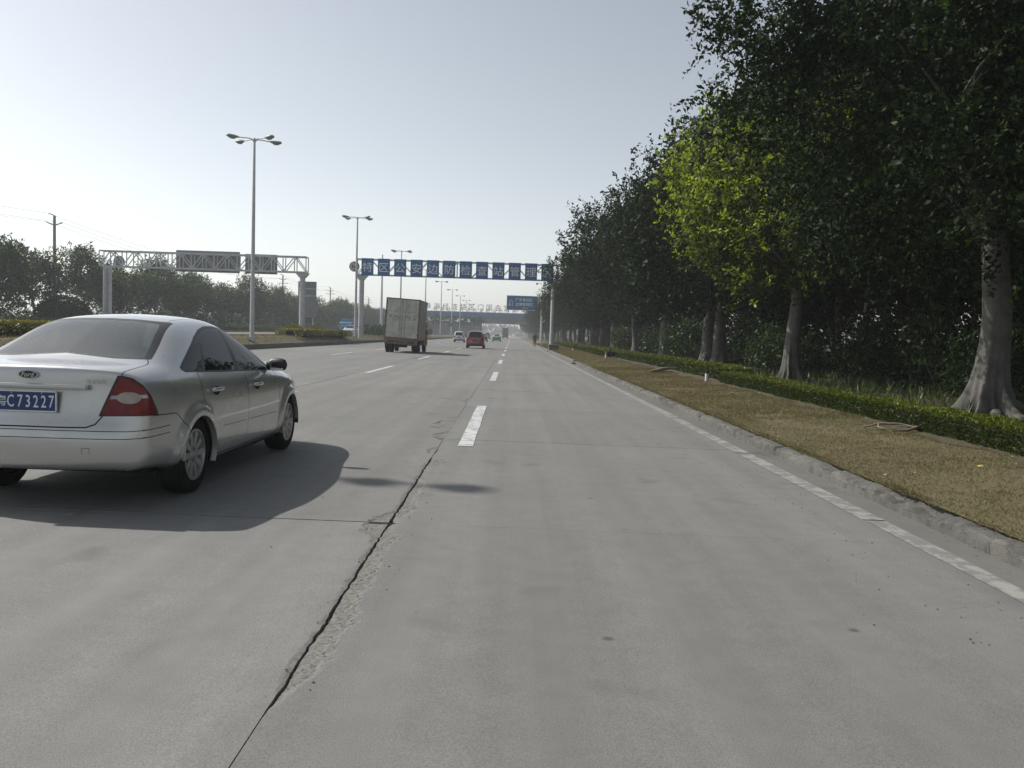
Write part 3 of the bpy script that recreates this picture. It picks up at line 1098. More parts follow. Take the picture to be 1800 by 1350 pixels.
def dome(name, loc, rad, h, leaf, n, mat, label, group, seed):
    rg = np.random.default_rng(seed)
    t = empty(name, loc)
    tag(t, label, 'bush', group)
    d = unit(rg.normal(size=(n, 3)))
    d[:, 2] = np.abs(d[:, 2])
    r = 0.9 + 0.12 * rg.random((n, 1))
    P = d * r * np.array([rad, rad, h])
    Dd = d + rg.normal(size=d.shape) * 0.5
    L = leaf * rg.uniform(.6, 1.3, n)
    link_mesh('foliage', leaf_mesh('foliage', P, Dd, L, L * .5, (rg.random(n) < .3) * d[:, 2], rg), mat, t)
    mb = MB()
    mb.lathe([(rad * .86 * math.cos(a), h * .86 * math.sin(a)) for a in np.linspace(0, 1.5, 7)], 18)
    mb.build('core', M['hedge_core'], t)
    return t


dome('domed_bush', (-17.3, 66.5, 0.85), 0.95, 0.85, 0.12, 2200, M['leaf_gold'], 'golden domed bush behind the median hedge, nearer of the pair', 'domed bushes on the median', 1)
dome('domed_bush', (-17.0, 73.0, 0.85), 0.95, 0.8, 0.12, 2200, M['leaf_gold'], 'golden domed bush behind the median hedge, farther of the pair', 'domed bushes on the median', 2)
dome('domed_bush', (-38.9, 73.0, 0.8), 2.5, 2.75, 0.20, 5200, M['leaf_wood'], 'large dark clipped dome bush just above the car roof', None, 3)

# --- tree line beyond the opposite carriageway
LV = []
for seed, h in ((101, 7.4), (111, 8.4), (121, 6.8), (131, 7.8)):
    rgk = np.random.default_rng(seed)
    Ck = np.vstack([blob_clumps((0, 0, h * .62), (2.7, 2.7, h * .36), 105, seed, h * 0.18, 0.3, 0.5), blob_clumps((0.8, .5, 1.3), (2.2, 2.2, 1.2), 12, seed + 1, 0.2, 0.3, 0.3)])
    B, D_, L, Wd, yg = sprays(Ck, np.full(len(Ck), 0.75), np.array((0, 0, h * .4)), 8, 9, 0.30, 0.85, 0.55, 0.5, 0.6, 0.42, rgk, 0.3)
    LV.append((trunk_mesh(h * .34, 0.13, seed, (0.4, 0.2), 0.2, 1, 6, 1.9, h * .8, None, n=9), leaf_mesh('crown', B, D_, L, Wd, yg, rgk)))
GL = 'trees lining the far side of the opposite carriageway'
spec = {0: 'leafy roadside tree at the left edge of the picture above the car window', 1: 'tall leafy roadside tree, second from the left edge',
        2: 'spreading tree with a bare slanting branch left of the utility pole', 3: 'dense tree close behind the utility pole at far left',
        4: 'tree standing just left of the far-left gantry leg', 5: 'tree showing behind the far-left gantry leg'}
k = 0
y = 62.0
while y < 330:
    x = -45.5 + random.uniform(-1.5, 1.5) + (1.5 if y > 200 else 0)
    sc = random.uniform(0.88, 1.12) * (1.08 if k < 6 else (0.98 if y < 150 else 0.94))
    tree('roadside_tree', (x, y, 0.8), LV[k % 4][0], LV[k % 4][1], M['dark_bark'], M['leaf_left'],
         spec.get(k, 'grey-green tree in the hazy line beyond the opposite carriageway'), GL if k in spec else 'hazy tree line beyond the opposite carriageway', rz=random.uniform(0, 6), sc=sc)
    y += random.uniform(4.0, 5.6) if k < 8 else random.uniform(3.6, 5.2)
    k += 1
rgu = np.random.default_rng(55)
n = 900
P = np.stack([rgu.uniform(-56, -48, n), rgu.uniform(100, 420, n), 0.8 + rgu.random(n) * 4.2], 1)
stuff_leaves('far_thicket', P, 0.42, 'thicket of undergrowth behind the far tree line on the left', 'thicket', M['leaf_left'], rgu, per=5, sl=1.0)
n = 420
P = np.stack([rgu.uniform(-17.6, -15.6, n), rgu.uniform(96, 160, n), 0.85 + rgu.random(n) * 0.9], 1)
stuff_leaves('median_planting', P, 0.2, 'low green planting along the median beyond the gantry', 'planting', M['leaf_left'], rgu, per=5, sl=.5)

# --- strap-leaved plants between hedge and trees
rgs = np.random.default_rng(77)
n = 4200
cx = rgs.uniform(7.4, 11.5, 260)
cyy = rgs.uniform(8.5, 34, 260)
idx = rgs.integers(0, 260, n)
bx, by = cx[idx] + rgs.normal(size=n) * .1, cyy[idx] + rgs.normal(size=n) * .1
bz = verge_np(bx, by)
B0 = np.stack([bx, by, bz], 1)
Dd = unit(np.stack([rgs.normal(size=n) * .45, rgs.normal(size=n) * .45, np.full(n, 1.0)], 1))
o = link_mesh('strap_leaf_plants', leaf_mesh('strap', B0, Dd, rgs.uniform(.14, .38, n), 0.028, None, rgs), M['strap'])
tag(o, 'grass-like strap-leaved plants growing behind the near hedge', 'plants', None, 'stuff')

# --- dry turf blades on the verge
rgt = np.random.default_rng(99)
n1 = 170000
ty = 3.2 + 34 * rgt.random(n1) ** 1.7
tx = 3.56 + 2.5 * rgt.random(n1)
keep = fbm_np(tx * 1.1, ty * 1.1, 21) > rgt.random(n1) * 0.55 + 0.05
soil_edge = 5.9 + (fbm_np(ty * 0.9, np.ones(n1), 2) - .5) * 0.9
keep &= (tx < soil_edge) | (rgt.random(n1) < 0.12)
tx, ty = tx[keep], ty[keep]
n1 = len(tx)
tz = np.where(tx > 3.66, verge_np(tx, ty), 0.125)
Dd = unit(np.stack([rgt.normal(size=n1) * .9, rgt.normal(size=n1) * .9, np.full(n1, .8)], 1))
Lh = rgt.uniform(.018, .05, n1) * (1 + .6 * (ty > 14))
yg = (fbm_np(tx * .9, ty * .9, 31) > 0.52) * rgt.random(n1)
o = link_mesh('turf_blades', leaf_mesh('turf', np.stack([tx, ty, tz - .004], 1), Dd, Lh, Lh * .09 + .0015, yg, rgt), M['blade'])
tag(o, 'short dry brown grass covering the right verge', 'grass', None, 'stuff')
n2 = 60000
tx, ty = 3.62 + 2.6 * rgt.random(n2), 34 + 100 * rgt.random(n2) ** 1.4
Dd = unit(np.stack([rgt.normal(size=n2) * .9, rgt.normal(size=n2) * .9, np.full(n2, .8)], 1))
Lh = rgt.uniform(.03, .08, n2) * (1 + (ty - 34) / 60)
o = link_mesh('far_turf_blades', leaf_mesh('turf', np.stack([tx, ty, verge_np(tx, ty) - .004], 1), Dd, Lh, Lh * .12, (fbm_np(tx * .9, ty * .9, 31) > 0.52) * rgt.random(n2), rgt), M['blade'])
tag(o, 'dry grass on the farther part of the right verge', 'grass', None, 'stuff')
# grass tufts hanging over the kerb
n = 5000
cyy = rgt.uniform(3.5, 34, 120)
idx = rgt.integers(0, 120, n)
by = cyy[idx] + rgt.normal(size=n) * .14
B0 = np.stack([3.60 + rgt.uniform(-.05, .08, n), by, np.full(n, .13)], 1)
Dd = unit(np.stack([rgt.normal(size=n) * .5 - .45, rgt.normal(size=n) * .6, rgt.uniform(.1, .8, n)], 1))
o = link_mesh('kerb_tufts', leaf_mesh('tufts', B0, Dd, rgt.uniform(.03, .09, n), .006, rgt.random(n) * .4, rgt), M['blade'])
tag(o, 'dry grass tufts spilling over the kerb edge', 'grass', None, 'stuff')
# median grass, seen far off
n = 26000
bx, by = rgt.uniform(-18.7, -14.85, n), rgt.uniform(20, 130, n)
bz = np.array([median_z(a) for a in bx])
Dd = unit(np.stack([rgt.normal(size=n) * .8, rgt.normal(size=n) * .8, np.full(n, .9)], 1))
o = link_mesh('median_grass', leaf_mesh('median_grass', np.stack([bx, by, bz], 1), Dd, rgt.uniform(.06, .14, n), .02, rgt.random(n) * .3, rgt), M['blade'])
tag(o, 'dry brown grass growing on the raised median', 'grass', None, 'stuff')

# --- grit, leaf litter and a dead branch
def bits(name, P, size, mat, label, cat, rg):
    V, F = [], []
    base = [(1, 0, 0), (0, 1, 0), (-1, 0, 0), (0, -1, 0), (0, 0, .8), (0, 0, -.3)]
    fs = [(0, 1, 4), (1, 2, 4), (2, 3, 4), (3, 0, 4), (1, 0, 5), (2, 1, 5), (3, 2, 5), (0, 3, 5)]
    for p in P:
        s = size * rg.uniform(.4, 1.5)
        n0 = len(V)
        a = rg.uniform(0, 6)
        for q in base:
            k = s * rg.uniform(.6, 1.2)
            V.append((p[0] + (q[0] * math.cos(a) - q[1] * math.sin(a)) * k, p[1] + (q[0] * math.sin(a) + q[1] * math.cos(a)) * k * .7, p[2] + q[2] * s * .8))
        F += [tuple(i + n0 for i in f) for f in fs]
    me = bpy.data.meshes.new(name)
    me.from_pydata(V, [], F)
    return tag(link_mesh(name, me, mat), label, cat, None, 'stuff')


M['grit'] = plain('grit', (0.11, 0.10, 0.085), 0.9, 0, 0.5, 30)
M['litter'] = plain('litter', (0.36, 0.31, 0.22), 0.8, 0, 0.4, 12)
rgb = random.Random(3)
P = []
for k in range(90):
    y = rgb.uniform(3.0, 9.3)
    x = -0.86 + rgb.gauss(.06, .09)
    P.append((x, y, road_z(x) + .002))
for k in range(420):
    y = 4 + 30 * rgb.random() ** 1.6
    x = 3.42 - abs(rgb.gauss(0, .10)) if rgb.random() < .45 else 2.55 + rgb.gauss(0, .35) - 0.02 * y
    P.append((x, y, road_z(x) + .004))
for k in range(70):
    x, y = rgb.uniform(-3, 3), rgb.uniform(3.2, 20)
    P.append((x, y, road_z(x) + .003))
bits('grit', P, 0.0065, M['grit'], 'loose dark grit scattered along the gutter and road', 'grit', rgb)
P = []
for k in range(110):
    x, y = rgb.uniform(3.7, 6.2), 4 + 32 * rgb.random()
    if rgb.random() < .6: x = rgb.uniform(5.2, 6.2)
    P.append((x, y, verge_z(x, y) + .012))
bits('leaf_litter', P, 0.019, M['litter'], 'dry leaf litter lying on the verge', 'litter', rgb)


def tubes(name, runs, mat, label, cat, loc=(0, 0, 0), group=None):
    mb = MB()
    for pts, r in runs:
        mb.tube(pts, r, 7)
    o = mb.build(name, mat, None, 60)
    o.location = loc
    return tag(o, label, cat, group)


tubes('dead_branch', [([(-.55, .1, .03), (-.2, .22, .10), (.15, .16, .11), (.42, .02, .06), (.85, -.12, .03)], [.012, .022, .028, .03, .012]),
                      ([(.42, .02, .06), (.35, -.2, .09), (.1, -.38, .05), (-.25, -.42, .03)], [.035, .033, .026, .012]),
                      ([(-.2, .22, .1), (-.3, .02, .06), (-.22, -.12, .03)], [.018, .015, .008]),
                      ([(.35, -.2, .09), (.0, -.12, .10), (-.1, -.1, .03)], [.016, .012, .008])], M['dead_wood'],
      'dead forked branch lying on the verge before the near hedge', 'branch', (5.72, 12.4, verge_z(5.72, 12.4) + .005)).scale = (.78, .78, .78)
tubes('fallen_frond', [([(-.5, -.1, .03), (0, 0, .14), (.55, .1, .2)], [.03, .07, .03]), ([(-.4, .1, .02), (.4, -.05, .05)], [.03, .02])], M['dead_wood'],
      'pale dry frond base lying on the soil before the far hedge', 'frond', (5.7, 31.5, verge_z(5.7, 31.5)))
mb = MB()
mb.lathe([(.11, -.02), (.13, .03), (.10, .07), (.05, .085)], 9)
o = mb.build('broken_stone', M['kerb'], None, 40)
o.location = (3.35, 45, 0.0)
tag(o, 'small pale broken stone lying at the kerb edge', 'stone')
mb = MB()
mb.add([(-.05, -.03, 0), (.04, -.045, .012), (.06, .03, .02), (-.03, .05, .006), (0, 0, .03)], [(0, 1, 4), (1, 2, 4), (2, 3, 4), (3, 0, 4), (0, 3, 2, 1)])
o = mb.build('yellow_leaf', plain('yellow_leaf', (.5, .36, .06), .6), None)
o.location = (5.05, 8.9, verge_z(5.05, 8.9) + .02)
o.scale = (.6, .6, .6)
tag(o, 'single bright yellow fallen leaf on the dry verge', 'leaf')
# ================================================================ lettering
def text_mesh(s, size=1.0, depth=0.0, bold=0.0, res=2, align='CENTER', shear=0.0):
    cu = bpy.data.curves.new('lettering', 'FONT')
    cu.body = s
    cu.size = size
    cu.extrude = depth
    cu.offset = bold
    cu.resolution_u = res
    cu.align_x = align
    cu.align_y = 'CENTER'
    cu.shear = shear
    ob = bpy.data.objects.new('lettering', cu)
    COL.objects.link(ob)
    dg = bpy.context.evaluated_depsgraph_get()
    me = bpy.data.meshes.new_from_object(ob.evaluated_get(dg))
    bpy.data.objects.remove(ob)
    bpy.data.curves.remove(cu)
    me.name = 'lettering'
    me.materials.clear()
    return me


def place_text(s, size, loc, mat, parent, name='lettering', depth=0.004, bold=0.0, sx=1.0, rz=0.0, rx=math.pi / 2, shear=0.0, centre=True):
    """lettering that faces -Y when rz = 0; centred on loc by its own bounds"""
    me = text_mesh(s, size, depth, bold, 2, shear=shear)
    if centre and len(me.vertices):
        n = len(me.vertices)
        a = np.empty(n * 3, np.float32)
        me.vertices.foreach_get('co', a)
        a = a.reshape(-1, 3)
        a -= (a.min(0) + a.max(0)) / 2
        me.vertices.foreach_set('co', a.reshape(-1))
        me.update()
    o = link_mesh(name, me, mat, parent)
    o.location = loc
    o.rotation_euler = (rx, 0, rz)
    o.scale = (sx, 1, 1)
    return o


# ================================================================ car building kit
M['glass'] = None


def glass_mat(name, tint, refl=1.0, dust=0.0):
    m, nt, b = new_mat(name)
    nt.nodes.remove(b)
    tr = N(nt, 'ShaderNodeBsdfTransparent')
    tr.inputs['Color'].default_value = (*tint, 1)
    gl = N(nt, 'ShaderNodeBsdfGlossy')
    gl.inputs['Roughness'].default_value = 0.015
    gl.inputs['Color'].default_value = (refl, refl, refl, 1)
    fr = N(nt, 'ShaderNodeFresnel')
    fr.inputs['IOR'].default_value = 1.62
    mx = N(nt, 'ShaderNodeMixShader')
    nt.links.new(fr.outputs[0], mx.inputs[0])
    nt.links.new(tr.outputs[0], mx.inputs[1])
    nt.links.new(gl.outputs[0], mx.inputs[2])
    out = mx.outputs[0]
    if dust:
        df = N(nt, 'ShaderNodeBsdfDiffuse')
        df.inputs['Color'].default_value = (.52, .575, .59, 1)  # dust film, its bluish tone also standing in for the sky's reflection
        fac = ramp(nt, noise(nt, objco(nt), 3.0, 6, .7), [(.2, dust * .75), (.8, dust * 1.25)])
        m2 = N(nt, 'ShaderNodeMixShader')
        nt.links.new(fac, m2.inputs[0])
        nt.links.new(out, m2.inputs[1])
        nt.links.new(df.outputs[0], m2.inputs[2])
        out = m2.outputs[0]
    nt.links.new(out, nt.nodes['Material Output'].inputs['Surface'])
    return m


def car_paint(name, col, metal=0.0, rough=0.3, flake=False, dust=0.12):
    m, nt, b = new_mat(name)
    v = objco(nt)
    c = col
    d = ramp(nt, noise(nt, v, 2.2, 6, 0.65), [(0.35, 0.0), (0.8, dust * 2.2)])
    cc = mix(nt, d, col, (0.22, 0.20, 0.17))
    nt.links.new(cc, b.inputs['Base Color'])
    b.inputs['Metallic'].default_value = metal
    rr = ramp(nt, noise(nt, v, 6, 5, 0.6), [(0.3, rough * 0.85), (0.7, rough * 1.25)])
    nt.links.new(rr, b.inputs['Roughness'])
    b.inputs['Coat Weight'].default_value = 1.0
    b.inputs['Coat Roughness'].default_value = 0.02
    if flake:
        bump(nt, b, noise(nt, v, 900, 2, 0.5), 0.06, 0.002)
    return m


M['glass'] = glass_mat('car_glass', (0.34, 0.38, 0.37), 1.0, 0.0)
M['glass_dust_sheen'] = glass_mat('dust_sheen_glass', (0.78, 0.84, 0.85), 1.0, 0.09)
M['glass_dark'] = glass_mat('tinted_glass', (0.10, 0.11, 0.115), .62)
M['silver'] = car_paint('silver_paint', (0.50, 0.50, 0.49), 0.62, 0.30, False, 0.06)
M['seam'] = plain('panel_gap', (0.012, 0.012, 0.012), 0.8)
M['trim'] = plain('window_rubber', (0.013, 0.013, 0.014), 0.42)
M['chrome'] = plain('chrome', (0.62, 0.62, 0.62), 0.18, 1.0)
M['alloy'] = plain('alloy_rim', (0.38, 0.38, 0.38), 0.38, 0.8, 0.25, 20)
M['red_lens'] = plain('red_lens', (0.15, 0.003, 0.004), 0.25, 0.0, 0.5, 26, coat=0.15, spec=0.3)
M['clear_lens'] = plain('clear_lens', (0.20, 0.175, 0.165), 0.15, 0.6, 0.3, 18, coat=1.0)
M['plate_blue'] = plain('plate_blue', (0.012, 0.035, 0.16), 0.4)
M['plate_white'] = plain('plate_white', (0.70, 0.71, 0.70), 0.45)
M['interior'] = plain('car_interior', (0.10, 0.098, 0.09), 0.85)
M['seat'] = plain('seat_fabric', (0.24, 0.22, 0.185), 0.9)
M['under'] = plain('underbody', (0.01, 0.01, 0.01), 0.9)


def bake_subsurf(verts, faces, levels):
    me = bpy.data.meshes.new('cage')
    me.from_pydata(verts, [], faces)
    ob = bpy.data.objects.new('cage', me)
    COL.objects.link(ob)
    md = ob.modifiers.new('s', 'SUBSURF')
    md.levels = levels
    md.boundary_smooth = 'PRESERVE_CORNERS'
    dg = bpy.context.evaluated_depsgraph_get()
    out = bpy.data.meshes.new_from_object(ob.evaluated_get(dg))
    bpy.data.objects.remove(ob)
    bpy.data.meshes.remove(me)
    return out


class Shell:
    """half body (x >= 0): cut outlines into it, then split it into mirrored parts"""
    def __init__(self, stations, rear, front, levels):
        nr = len(stations[0])
        V = [p for s in stations for p in s]
        F = []
        for i in range(len(stations) - 1):
            for j in range(nr - 1):
                a = i * nr + j
                F.append((a, a + 1, a + nr + 1, a + nr))
        for (grid, base, flip) in ((rear, 0, False), (front, (len(stations) - 1) * nr, True)):
            # grid[k][m]: k = columns towards the middle, m = levels downwards; corner row index = cr
            cr = nr - 1 - len(grid)
            idx = {}
            for j in range(cr + 1):
                idx[(0, cr - j)] = base + j           # side edge
            for k in range(len(grid)):
                idx[(k + 1, 0)] = base + cr + 1 + k   # top edge
            for k, colm in enumerate(grid):
                for m_, p in enumerate(colm):
                    idx[(k + 1, m_ + 1)] = len(V)
                    V.append(p)
            for k in range(len(grid)):
                for m_ in range(cr):
                    q = (idx[(k, m_)], idx[(k + 1, m_)], idx[(k + 1, m_ + 1)], idx[(k, m_ + 1)])
                    F.append(q if flip else tuple(reversed(q)))
        me = bake_subsurf(V, F, levels)
        self.bm = bmesh.new()
        self.bm.from_mesh(me)
        bpy.data.meshes.remove(me)
        for v in self.bm.verts:
            if v.co.x < 1e-4: v.co.x = 0.0
        bmesh.ops.recalc_face_normals(self.bm, faces=self.bm.faces)
        c = Vector((0, 1.2, 0.6))
        if sum((f.calc_center_median() - c).dot(f.normal) for f in self.bm.faces) < 0:
            bmesh.ops.reverse_faces(self.bm, faces=self.bm.faces)
        self.tag = self.bm.faces.layers.int.new('part')
        self.ids = {'body': 0}

    def id(self, name):
        return self.ids.setdefault(name, len(self.ids))

    def cut(self, poly, eu, ev, filt, name, only=None):
        bm = self.bm
        eu, ev = Vector(eu), Vector(ev)
        us, vs_ = [p[0] for p in poly], [p[1] for p in poly]
        m = 0.004
        b0, b1, c0, c1 = min(us) - m, max(us) + m, min(vs_) - m, max(vs_) + m

        def cand():
            out = []
            for f in bm.faces:
                if not filt(f): continue
                u = [v.co.dot(eu) for v in f.verts]
                if max(u) < b0 or min(u) > b1: continue
                w = [v.co.dot(ev) for v in f.verts]
                if max(w) < c0 or min(w) > c1: continue
                out.append(f)
            return out
        n = len(poly)
        fs = cand()
        for i in range(n):
            p, q = poly[i], poly[(i + 1) % n]
            if math.dist(p, q) < 1e-6: continue
            no = eu * (q[1] - p[1]) - ev * (q[0] - p[0])
            co = eu * p[0] + ev * p[1]
            es = {e for f in fs for e in f.edges}
            vv = {v for f in fs for v in f.verts}
            r = bmesh.ops.bisect_plane(bm, geom=list(fs) + list(es) + list(vv), dist=1e-5, plane_co=co, plane_no=no.normalized())
            fs = [g for g in r['geom'] if isinstance(g, bmesh.types.BMFace) and g.is_valid]
        area = sum(poly[i][0] * poly[(i + 1) % n][1] - poly[(i + 1) % n][0] * poly[i][1] for i in range(n))
        sg = 1 if area > 0 else -1
        pid = self.id(name)
        cnt = 0
        bm.normal_update()
        for f in cand():
            c = f.calc_center_median()
            u, w = c.dot(eu), c.dot(ev)
            ok = all(sg * ((poly[(i + 1) % n][0] - poly[i][0]) * (w - poly[i][1]) - (poly[(i + 1) % n][1] - poly[i][1]) * (u - poly[i][0])) > -1e-7 for i in range(n))
            if ok and (only is None or f[self.tag] in [self.id(o) for o in only]):
                f[self.tag] = pid
                cnt += 1
        return cnt

    def seam(self, line, eu, ev, filt, w=0.0035, only=('body',)):
        for (p, q) in zip(line, line[1:]):
            d = Vector((q[0] - p[0], q[1] - p[1]))
            if d.length < 1e-6: continue
            d.normalize()
            nx, ny = -d.y * w, d.x * w
            ex, ey = d.x * w * 0.6, d.y * w * 0.6
            self.cut([(p[0] - ex + nx, p[1] - ey + ny), (p[0] - ex - nx, p[1] - ey - ny), (q[0] + ex - nx, q[1] + ey - ny), (q[0] + ex + nx, q[1] + ey + ny)], eu, ev, filt, 'seam', only)

    def flood(self, seed, name, src='body'):
        self.bm.faces.ensure_lookup_table()
        s, pid = self.id(src), self.id(name)
        seed = Vector(seed)
        f0 = min((f for f in self.bm.faces if f[self.tag] == s), key=lambda f: (f.calc_center_median() - seed).length)
        st = [f0]
        f0[self.tag] = pid
        n = 0
        while st:
            f = st.pop()
            n += 1
            for e in f.edges:
                for g in e.link_faces:
                    if g[self.tag] == s:
                        g[self.tag] = pid
                        st.append(g)
        return n

    def part(self, name, side=0, push=0.0):
        """mesh of one part; side 1 right, -1 left, 0 both joined"""
        pid = self.id(name)
        self.bm.normal_update()
        V, Nn, F = [], [], []
        for sg in ((1, -1) if side == 0 else (side,)):
            mp = {}
            for f in self.bm.faces:
                if f[self.tag] != pid: continue
                ix = []
                for v in f.verts:
                    if v.index not in mp or v.index < 0:
                        pass
                    key = v
                    if key not in mp:
                        mp[key] = len(V)
                        c = v.co - v.normal * push
                        V.append((c.x * sg, c.y, c.z))
                        nv = Vector((v.normal.x * sg, v.normal.y, v.normal.z))
                        if v.co.x < 1e-5: nv.x = 0
                        Nn.append(nv.normalized())
                    ix.append(mp[key])
                F.append(tuple(ix) if sg > 0 else tuple(reversed(ix)))
        me = bpy.data.meshes.new(name)
        me.from_pydata(V, [], F)
        me.shade_smooth()
        try:
            me.normals_split_custom_set_from_vertices(Nn)
        except Exception:
            pass
        return me


def lerp_table(tab, y):
    for (a, b) in zip(tab, tab[1:]):
        if y <= b[0]:
            t = max(0.0, min(1.0, (y - a[0]) / (b[0] - a[0])))
            return a[1] + (b[1] - a[1]) * t
    return tab[-1][1]


def wheel_meshes(r, w, rim_r, spokes, nseg=40):
    """axis along x, outer face +x, centre at origin"""
    t = MB()
    t.lathe([(rim_r * .97, -w / 2), (r * .90, -w / 2), (r * .985, -w * .42), (r, -w * .3), (r, w * .3), (r * .985, w * .42), (r * .90, w / 2), (rim_r * 1.02, w / 2), (rim_r * .98, w / 2 - .015)], nseg, 'x', caps=False)
    tyre = t.mesh('tyre', 45)
    m = MB()
    m.lathe([(rim_r * .93, -w * .45), (rim_r * .99, w * .42), (rim_r * 1.0, w * .49), (rim_r * .93, w * .49), (rim_r * .90, w * .40), (rim_r * .88, w * .05)], nseg, 'x', caps=False)
    for k in range(spokes):
        a = 2 * math.pi * k / spokes
        ca, sa = math.cos(a), math.sin(a)

        def P(rad, off, x):
            return (x, ca * rad - sa * off, sa * rad + ca * off)
        w0, w1 = rim_r * .10, rim_r * .135
        vs_ = [P(rim_r * .15, -w0, w * .40), P(rim_r * .15, w0, w * .40), P(rim_r * .93, w1, w * .44), P(rim_r * .93, -w1, w * .44),
               P(rim_r * .15, -w0 * 1.3, w * .22), P(rim_r * .15, w0 * 1.3, w * .22), P(rim_r * .93, w1 * 1.3, w * .25), P(rim_r * .93, -w1 * 1.3, w * .25)]
        m.add(vs_, [(0, 1, 2, 3), (0, 4, 5, 1), (1, 5, 6, 2), (2, 6, 7, 3), (3, 7, 4, 0)])
    m.lathe([(rim_r * .30, w * .2), (rim_r * .30, w * .42), (rim_r * .22, w * .47), (rim_r * .02, w * .48)], 20, 'x')
    rim = m.mesh('rim', 35)
    h = MB()
    h.lathe([(rim_r * .90, w * .02), (rim_r * .02, w * .03)], 24, 'x')
    back = h.mesh('brake_disc')
    return tyre, rim, back


def add_wheel(parent, meshes, loc, side):
    tyre, rim, back = meshes
    o = link_mesh('wheel', tyre, M['rubber'], parent)
    o.location = loc
    if side < 0:
        o.rotation_euler = (0, 0, math.pi)
    link_mesh('rim', rim, M['alloy'], o)
    link_mesh('brake_disc', back, M['under'], o)
    return o


# ================================================================ the silver saloon in front
def silver_saloon(loc, rz):
    root = empty('silver_saloon_car', loc, rz)
    root.name = 'saloon_car'
    tag(root, 'silver saloon car passing on the left with blue rear number plate', 'car')
    W = [(-.80, .825), (-.62, .872), (-.35, .893), (0, .900), (.8, .902), (1.6, .902), (2.3, .895), (2.64, .892), (3.0, .86), (3.25, .79), (3.4, .70)]
    ZS = [(-.8, .925), (-.3, .905), (.5, .882), (1.5, .858), (2.4, .835), (3.0, .78), (3.4, .68)]
    ZB = [(-.8, .300), (-.5, .285), (-.3, .235), (0.2, .20), (2.3, .195), (3.0, .22), (3.4, .25)]

    def low(y, yb=None):
        w, zs, zb = lerp_table(W, y), lerp_table(ZS, y), lerp_table(ZB, y)
        m = zb + .05
        return [(w - .13, y, zb), (w - .03, y, zb + .025), (w - .006, y, m + (.50 - m) * .45), (w, y, .50), (w + .002, y, .615), (w + .001, y, .70), (w - .012, y, zs)]
    up = [
        (-.80, [(.715, -.80, 1.000), (.60, -.832, 1.030), (.45, -.850, 1.041), (.30, -.860, 1.047), (.15, -.866, 1.050), (0, -.868, 1.051)]),
        (-.745, [(.755, -.745, 1.005), (.62, -.785, 1.040), (.46, -.805, 1.053), (.30, -.815, 1.059), (.15, -.820, 1.062), (0, -.822, 1.063)]),
        (-.50, [(.800, -.52, 1.010), (.70, -.56, 1.058), (.50, -.585, 1.074), (.32, -.60, 1.080), (.16, -.605, 1.083), (0, -.607, 1.084)]),
        (-.24, [(.822, -.25, 1.005), (.752, -.30, 1.068), (.675, -.385, 1.086), (.48, -.41, 1.096), (.25, -.428, 1.100), (0, -.434, 1.102)]),
        (.02, [(.832, .02, .988), (.752, .02, 1.135), (.640, -.10, 1.205), (.475, -.155, 1.226), (.25, -.18, 1.232), (0, -.188, 1.235)]),
        (.34, [(.836, .34, .976), (.728, .31, 1.205), (.590, .19, 1.335), (.470, .155, 1.366), (.25, .135, 1.380), (0, .13, 1.384)]),
        (.62, [(.838, .62, .968), (.718, .58, 1.225), (.565, .46, 1.392), (.460, .43, 1.428), (.25, .415, 1.446), (0, .41, 1.450)]),
        (.98, [(.840, .98, .958), (.712, .92, 1.225), (.560, .88, 1.410), (.455, .87, 1.448), (.25, .865, 1.470), (0, .865, 1.477)]),
        (1.45, [(.840, 1.45, .945), (.720, 1.38, 1.200), (.572, 1.28, 1.392), (.460, 1.27, 1.432), (.25, 1.26, 1.458), (0, 1.26, 1.464)]),
        (1.90, [(.838, 1.90, .925), (.765, 1.86, 1.065), (.665, 1.76, 1.195), (.500, 1.74, 1.275), (.27, 1.77, 1.305), (0, 1.78, 1.312)]),
        (2.30, [(.832, 2.36, .895), (.792, 2.34, .925), (.742, 2.32, .948), (.55, 2.42, .990), (.30, 2.50, 1.008), (0, 2.53, 1.013)]),
        (2.66, [(.822, 2.70, .868), (.775, 2.70, .898), (.70, 2.70, .918), (.50, 2.72, .945), (.27, 2.75, .958), (0, 2.76, .962)]),
        (3.08, [(.790, 3.08, .805), (.735, 3.10, .838), (.65, 3.12, .855), (.46, 3.14, .875), (.25, 3.16, .885), (0, 3.17, .888)]),
        (3.36, [(.655, 3.36, .700), (.56, 3.42, .730), (.45, 3.45, .742), (.30, 3.48, .752), (.15, 3.50, .757), (0, 3.505, .758)])]
    st = [low(y) + u for (y, u) in up]
    rear, front = [], []
    for (x, yb) in ((.60, -.055), (.45, -.030), (.30, -.014), (.15, -.004), (0, 0)):
        rear.append([(x, -.876 - yb, .925), (x, -.902 - yb, .700), (x, -.935 - yb, .628), (x + (.02 if x else 0), -.955 - yb, .52), (x, -.945 - yb, .385), (x, -.915 - yb, .318), (x * .98, -.86 - yb, .300)])
    for (x, yb) in ((.56, -.075), (.45, -.045), (.30, -.02), (.15, -.005), (0, 0)):
        front.append([(x, 3.525 + yb, .68), (x, 3.55 + yb, .60), (x, 3.565 + yb, .52), (x, 3.57 + yb, .44), (x, 3.56 + yb, .34), (x, 3.52 + yb, .25), (x * .98, 3.46 + yb, .22)])
    sh = Shell(st, rear, front, 3)
    # wheel arch flares
    for v in sh.bm.verts:
        for wy in (0.0, 2.64):
            if v.co.x < 0.6: continue
            r = math.hypot(v.co.y - wy, v.co.z - 0.30)
            t = 1 - min(1, max(0, r - 0.385) / 0.075)
            if t > 0:
                t = t * t * (3 - 2 * t) * min(1.0, max(0.0, (v.co.z - .12) / .25))
                v.co.x += 0.027 * t
